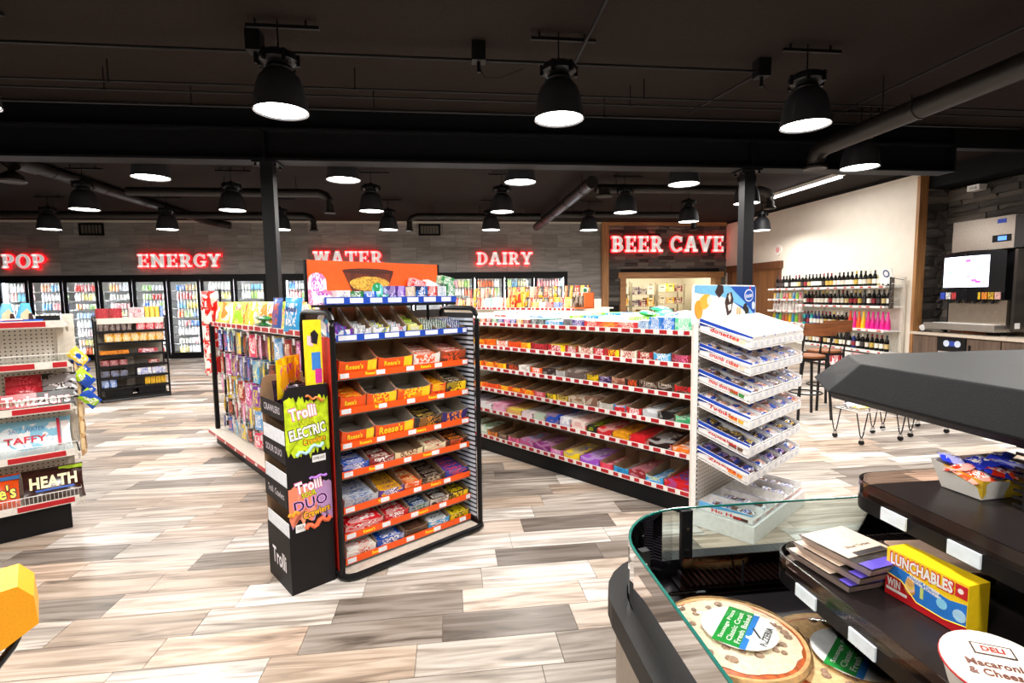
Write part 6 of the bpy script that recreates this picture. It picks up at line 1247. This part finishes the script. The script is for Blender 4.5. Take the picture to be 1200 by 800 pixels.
# pizzas
def pizza(lb, x, y, z, r, rot, tlt, col, band_c):
    t = thing('pizza', lb, 'pizza', T(x, y, z) @ RZ(rot) @ RX(tlt)); R = random.Random(int(x*100))
    MB().lathe([(r*.8, 0), (r*.97, .006), (r, .016), (r*.97, .026), (r*.9, .024), (r*.3, .021), (.004, .021)], 40).build('crust', mat('#e3bc82', .5, 0, .6, 45, .15), t, True)
    MB().lathe([(r*.93, .023), (r*.9, .0265), (.004, .0255)], 40).build('sauce', mat('#c8622e', .45, 0, .5, 60, .3), t, True)
    g = MB(); n = 44
    pts = [(r*.87*cos(2*pi*i/n)*(1+R.uniform(-.04, .02)), r*.87*sin(2*pi*i/n)*(1+R.uniform(-.04, .02))) for i in range(n)]; g.add([(0, 0, .031)]+[(p[0], p[1], .0285) for p in pts], [(0, i+1, (i+1) % n+1) for i in range(n)]); g.build('cheese', mat(col, .5, 0, 1., 70, .12), t, True)
    for k in range(34):
        a = R.uniform(0, 6.28); d = r*.84*R.random()**.5; s = R.uniform(.007, .014); g = MB(); q = 7
        g.lathe([(s, .029), (s*.85, .032), (s*.3, .034)], q, (d*cos(a), d*sin(a))); g.build('meat_topping', mat('#a08672', .6, 0, .8, 120, .3), t, True)
    c = MB().lathe([(r*.52, .0395), (r*.52, .0405)], 36, (r*.05, r*.08)).build('label_disc', mat('#eef0f0', .3), t)
    MB().box(-r*.2, r*.16, -r*.42, r*.58, .0408, .0412).build('green_band', mat(band_c, .35), c); MB().box(r*.16, r*.24, -r*.42, r*.56, .0408, .0412).build('blue_band', mat('#3a8ad8', .35), c)
    for k in range(3): fit(('Sausage Pizza', 'Classic Crust', 'Fresh Baked')[k], r*.82, r*.075, WHITE, c, T(-r*.11+k*r*.11, r*.08, .0416) @ RZ(pi/2), .02)
    fit('PIZZERIA', r*.5, r*.09, mat('#26302a'), c, T(r*.42, r*.08, .0412) @ RZ(pi/2), .02)
    g = MB()
    for k in range(5): a = -.8+.4*k; g.tube([(r*.31, r*.05, .0412), (r*.31+.02*cos(a+pi/2), r*.05+.03*sin(a), .0412)], .0025, 4)
    g.build('leaf_mark', mat('#223026'), c)
    g = MB(); n2 = 24; mesh_pts = []
    g.lathe([(r*1.01, .014), (r*.98, .031), (r*.7, .0425), (.004, .0435)], 32); g.build('film_wrap', glass('#fdfdfd', .05), t, True)
    return t
pizza('whole sausage pizza with round green-banded label in the chiller well', .705, 1.19, .60, .178, -.75, -.04, '#efe4c8', '#1f9a3c')
pizza('second wrapped pizza partly under the shelf of the chiller', .955, 1.10, .572, .185, -.9, .0, '#e9c894', '#2a9a44')
bx('well_tray', (.62, 1.3, .6, 1.46, .536, .556), mat('#19171a', .35), isl); MB().tube([(.62, .7, .57), (.62, 1.44, .57), (.66, 1.475, .57), (1.2, 1.475, .57)], .006, 6).tube([(.9, 1.475, .57), (.9, 1.475, .66)], .004, 5).build('tray_rail', glass('#6a6a90', .2), isl)
# deli trays
for k in range(3):
    t = thing('deli_tray', 'clear deli meat tray with purple band, %s of the stack' % ('lowest', 'middle', 'topmost')[k], 'deli tray', T(1.035+.01*k, 1.235-.012*k, .747+.028*k) @ RZ(.12+.05*k) @ Matrix.Diagonal((.85, .9, 1, 1))); m = mat('#b8a49a', .25)
    MB().add([(-.08, -.1, 0), (.08, -.1, 0), (.08, .1, 0), (-.08, .1, 0), (-.095, -.115, .022), (.095, -.115, .022), (.095, .115, .022), (-.095, .115, .022)], [(3, 2, 1, 0), (0, 1, 5, 4), (1, 2, 6, 5), (2, 3, 7, 6), (3, 0, 4, 7)]).build('plastic_tray', m, t)
    MB().box(-.07, .07, -.085, .085, .004, .02).build('meat_slices', mat('#d9a58a', .5, 0, .4, 60, .2), t); MB().box(-.096, .096, -.116, .116, .0225, .0235).build('film_lid', glass('#f8f4f2', .04, .2), t)
    l_ = bx('paper_label', (-.09, .092, -.045, .112, .024, .0246), mat('#d9c3ae', .5), t, label='tan paper label'); put_text('Sliced Turkey', .018, mat('#3a2a24'), l_, T(.01, .0, .0248), .0003, depth=.0001)
    bx('purple_band', (-.09, .093, -.112, -.075, .024, .0248), mat('#5a4ab8', .35), t); bx('black_band', (-.05, .075, -.045, -.025, .0247, .0252), mat('#2a2426'), t)
t = thing('deli_tray', 'single flat deli tray lying behind the purple-banded stack', 'deli tray', T(1.3, 1.22, .748) @ RZ(-.1)); MB().box(-.08, .08, -.1, .1, 0, .025).build('plastic_tray', mat('#3a3030', .2), t); MB().box(-.07, .07, -.09, .09, .025, .03).build('meat_slices', mat('#dcb8a0', .5), t)
# lunch kit box
import math as _m
a_ = atan2(.947-1.132, 1.10-1.075); LKL = hypot(.185, .025)
t = thing('lunch_kit', 'yellow, blue and red cracker lunch kit box on the chiller shelf', 'food box', T(1.075, 1.132, .745) @ RZ(a_))
hh = .118
bx('carton', (0, LKL, 0, .062, 0, hh), mat('#fbd21c', .35), t)
ys = -.0008
MB().prism([(0, .012), (LKL*.99, .004), (LKL*.99, hh*.62), (LKL*.8, hh*.55), (LKL*.45, hh*.62), (LKL*.15, hh*.68), (0, hh*.7)], ys, 0).build('blue_field', mat('#2a78d0', .35), t)
MB().prism([(0, 0), (LKL, 0), (LKL, hh*.2), (LKL*.75, hh*.12), (LKL*.42, hh*.14), (LKL*.22, hh*.42), (0, hh*.46)], ys-.0008, ys).build('red_field', mat('#c81c24', .35), t)
MB().tube([(0, ys-.001, hh*.47), (LKL*.22, ys-.001, hh*.43), (LKL*.42, ys-.001, hh*.15), (LKL*.75, ys-.001, hh*.13), (LKL, ys-.001, hh*.21)], .0012, 4).build('yellow_line', mat('#fbd21c'), t)
fit('LUNCHABLES', LKL*.8, .034, RT, t, T(LKL*.45, ys-.0006, hh*.82) @ UP, .09); fit('LUNCHABLES', LKL*.77, .028, WHITE, t, T(LKL*.45, ys-.0012, hh*.82) @ UP, .04)
fit('WIN', LKL*.18, .022, WHITE, t, T(LKL*.12, ys-.0014, hh*.3) @ UP, .04); put_text('TURKEY & CHEESE', .008, WHITE, t, T(LKL*.5, ys-.0006, hh*.6) @ RY(.12) @ UP, .0004, depth=.0002); put_text('CRACKER STACKERS', .008, WHITE, t, T(LKL*.5, ys-.0006, hh*.53) @ RY(.12) @ UP, .0004, depth=.0002)
bx('white_strip', (LKL*.02, LKL*.3, ys-.0012, ys-.0008, hh*.12, hh*.18), WHITE, t); bx('red_badge', (LKL*.86, LKL*.99, ys-.0006, 0, hh*.7, hh*.95), mat('#c81c24'), t); MB().tube([(LKL*.92, ys-.001, hh*.83), (LKL*.92, ys-.0006, hh*.83)], .006, 12).build('badge_mark', WHITE, t)
for q in range(4): MB().tube([(LKL*.33, ys-.001-.0002*q, hh*(.34+.05*q)), (LKL*.33, ys-.0004, hh*(.34+.05*q))], .013-.001*q, 12).build('cracker_picture', mat(('#d89a4a', '#f0c8b0', '#f0d060', '#e0a860')[q]), t)
bx('drink_picture', (LKL*.46, LKL*.5, ys-.001, ys, hh*.28, hh*.5), mat('#c8d87a'), t); MB().tube([(LKL*.72, ys-.001, hh*.4), (LKL*.72, ys-.0004, hh*.4)], .012, 10).build('pale_burst', mat('#8ad0ec'), t); MB().tube([(LKL*.92, ys-.001, hh*.35), (LKL*.92, ys-.0004, hh*.35)], .014, 10).build('pale_burst', mat('#a8d4ee'), t)
# round tub
t = thing('pasta_tub', 'round tub with cream paper lid at the near right corner', 'food tub', T(1.0, .80, .747) @ RZ(-.5) @ RX(.15)); MB().lathe([(.07, 0), (.085, .05), (.087, .055)], 28).build('tub', mat('#f2ece2', .4), t, True)
d_ = MB().lathe([(.088, .055), (.088, .06), (.004, .061)], 36).build('lid', mat('#f1e7da', .4), t, True); MB().lathe([(.0895, .0545), (.0895, .0575)], 36).build('red_rim', mat('#c8202a'), t)
put_text('Macaroni', .022, mat('#6a3a30'), d_, T(-.01, -.002, .0618), .0006, depth=.0002); put_text('& Cheese', .022, mat('#6a3a30'), d_, T(-.01, -.024, .0618), .0006, depth=.0002); MB().box(-.03, .035, .022, .052, .0612, .0618).build('logo_frame', mat('#3a2a24'), d_); MB().box(-.027, .032, .025, .049, .0618, .0621).build('logo_panel', mat('#e8ddd0'), d_); put_text('DELI', .018, mat('#a02a24'), d_, T(.0025, .037, .0624), .0008, depth=.0001)
MB().prism([(.0, -.085), (.04, -.05), (.08, -.04), (.07, -.06), (.03, -.08)], .0612, .0618, 'z').build('cheese_picture', mat('#f2b83a', .5), d_)
# snack carton on the upper shelf
t = thing('snack_carton', 'open white and yellow carton of small snack bags on the upper shelf', 'carton', T(1.47, 1.24, .945) @ RZ(.15) @ Matrix.Diagonal((.82, .82, 1, 1))); g = MB()
g.add([(-.11, -.06, 0), (.16, -.08, 0), (.17, .07, 0), (-.1, .07, 0), (-.14, -.08, .06), (.19, -.1, .035), (.19, .09, .07), (-.13, .09, .08)], [(3, 2, 1, 0), (0, 1, 5, 4), (1, 2, 6, 5), (2, 3, 7, 6), (3, 0, 4, 7)]); g.build('carton', wrap('#f2efe8', '#ffffff', '#f0c83a', .4, .4), t)
for k in range(12):
    c, n_ = (('#e8481c', 'orange'), ('#d8301c', 'red'), ('#2a3ac0', 'blue'))[k % 3]; o = obj('snack_bag', bag_mesh(.085, .06, .03, k % 3), None, T(1.395+(k % 4)*.055, 1.205+.035*(k//4), .985+.012*(k % 3)) @ RZ(.9*k) @ RX(.25), wrap(c, '#f6efe4', '#2a3ac0' if k % 2 else None, .2, 1.)); tag(o, 'small %s snack bag in the open white carton, %s' % (n_, ('nearest row', 'middle row', 'far row')[k//4]+', '+('left', 'centre-left', 'centre-right', 'right')[k % 4]), 'snack bag', 'snack bags in the white carton')
# lower nearest items behind the lunch kit: dark pack
# ================================================================== YELLOW BOX at the lower left
t = thing('yellow_seat', 'yellow moulded plastic box on a bent black tube at the lower left edge', 'plastic box', T(-1.218, 1.6, 0) @ RZ(.62) @ T(-.105, 0, 0))
MB().prism([(-.25, .5), (.0, .512), (.03, .522), (.105, .565), (.10, .65), (.068, .692), (-.25, .675)], -.0, .18, 'y').build('yellow_body', mat('#f7a60c', .45, 0, .1, 200), t); 
MB().tube([(.055, .09, .52), (.052, .09, .50), (.04, .07, .485), (-.02, .0, .44), (-.25, -.15, .3), (-.25, -.15, .02)], .011, 8).build('bent_tube', BLACKM, t, True)
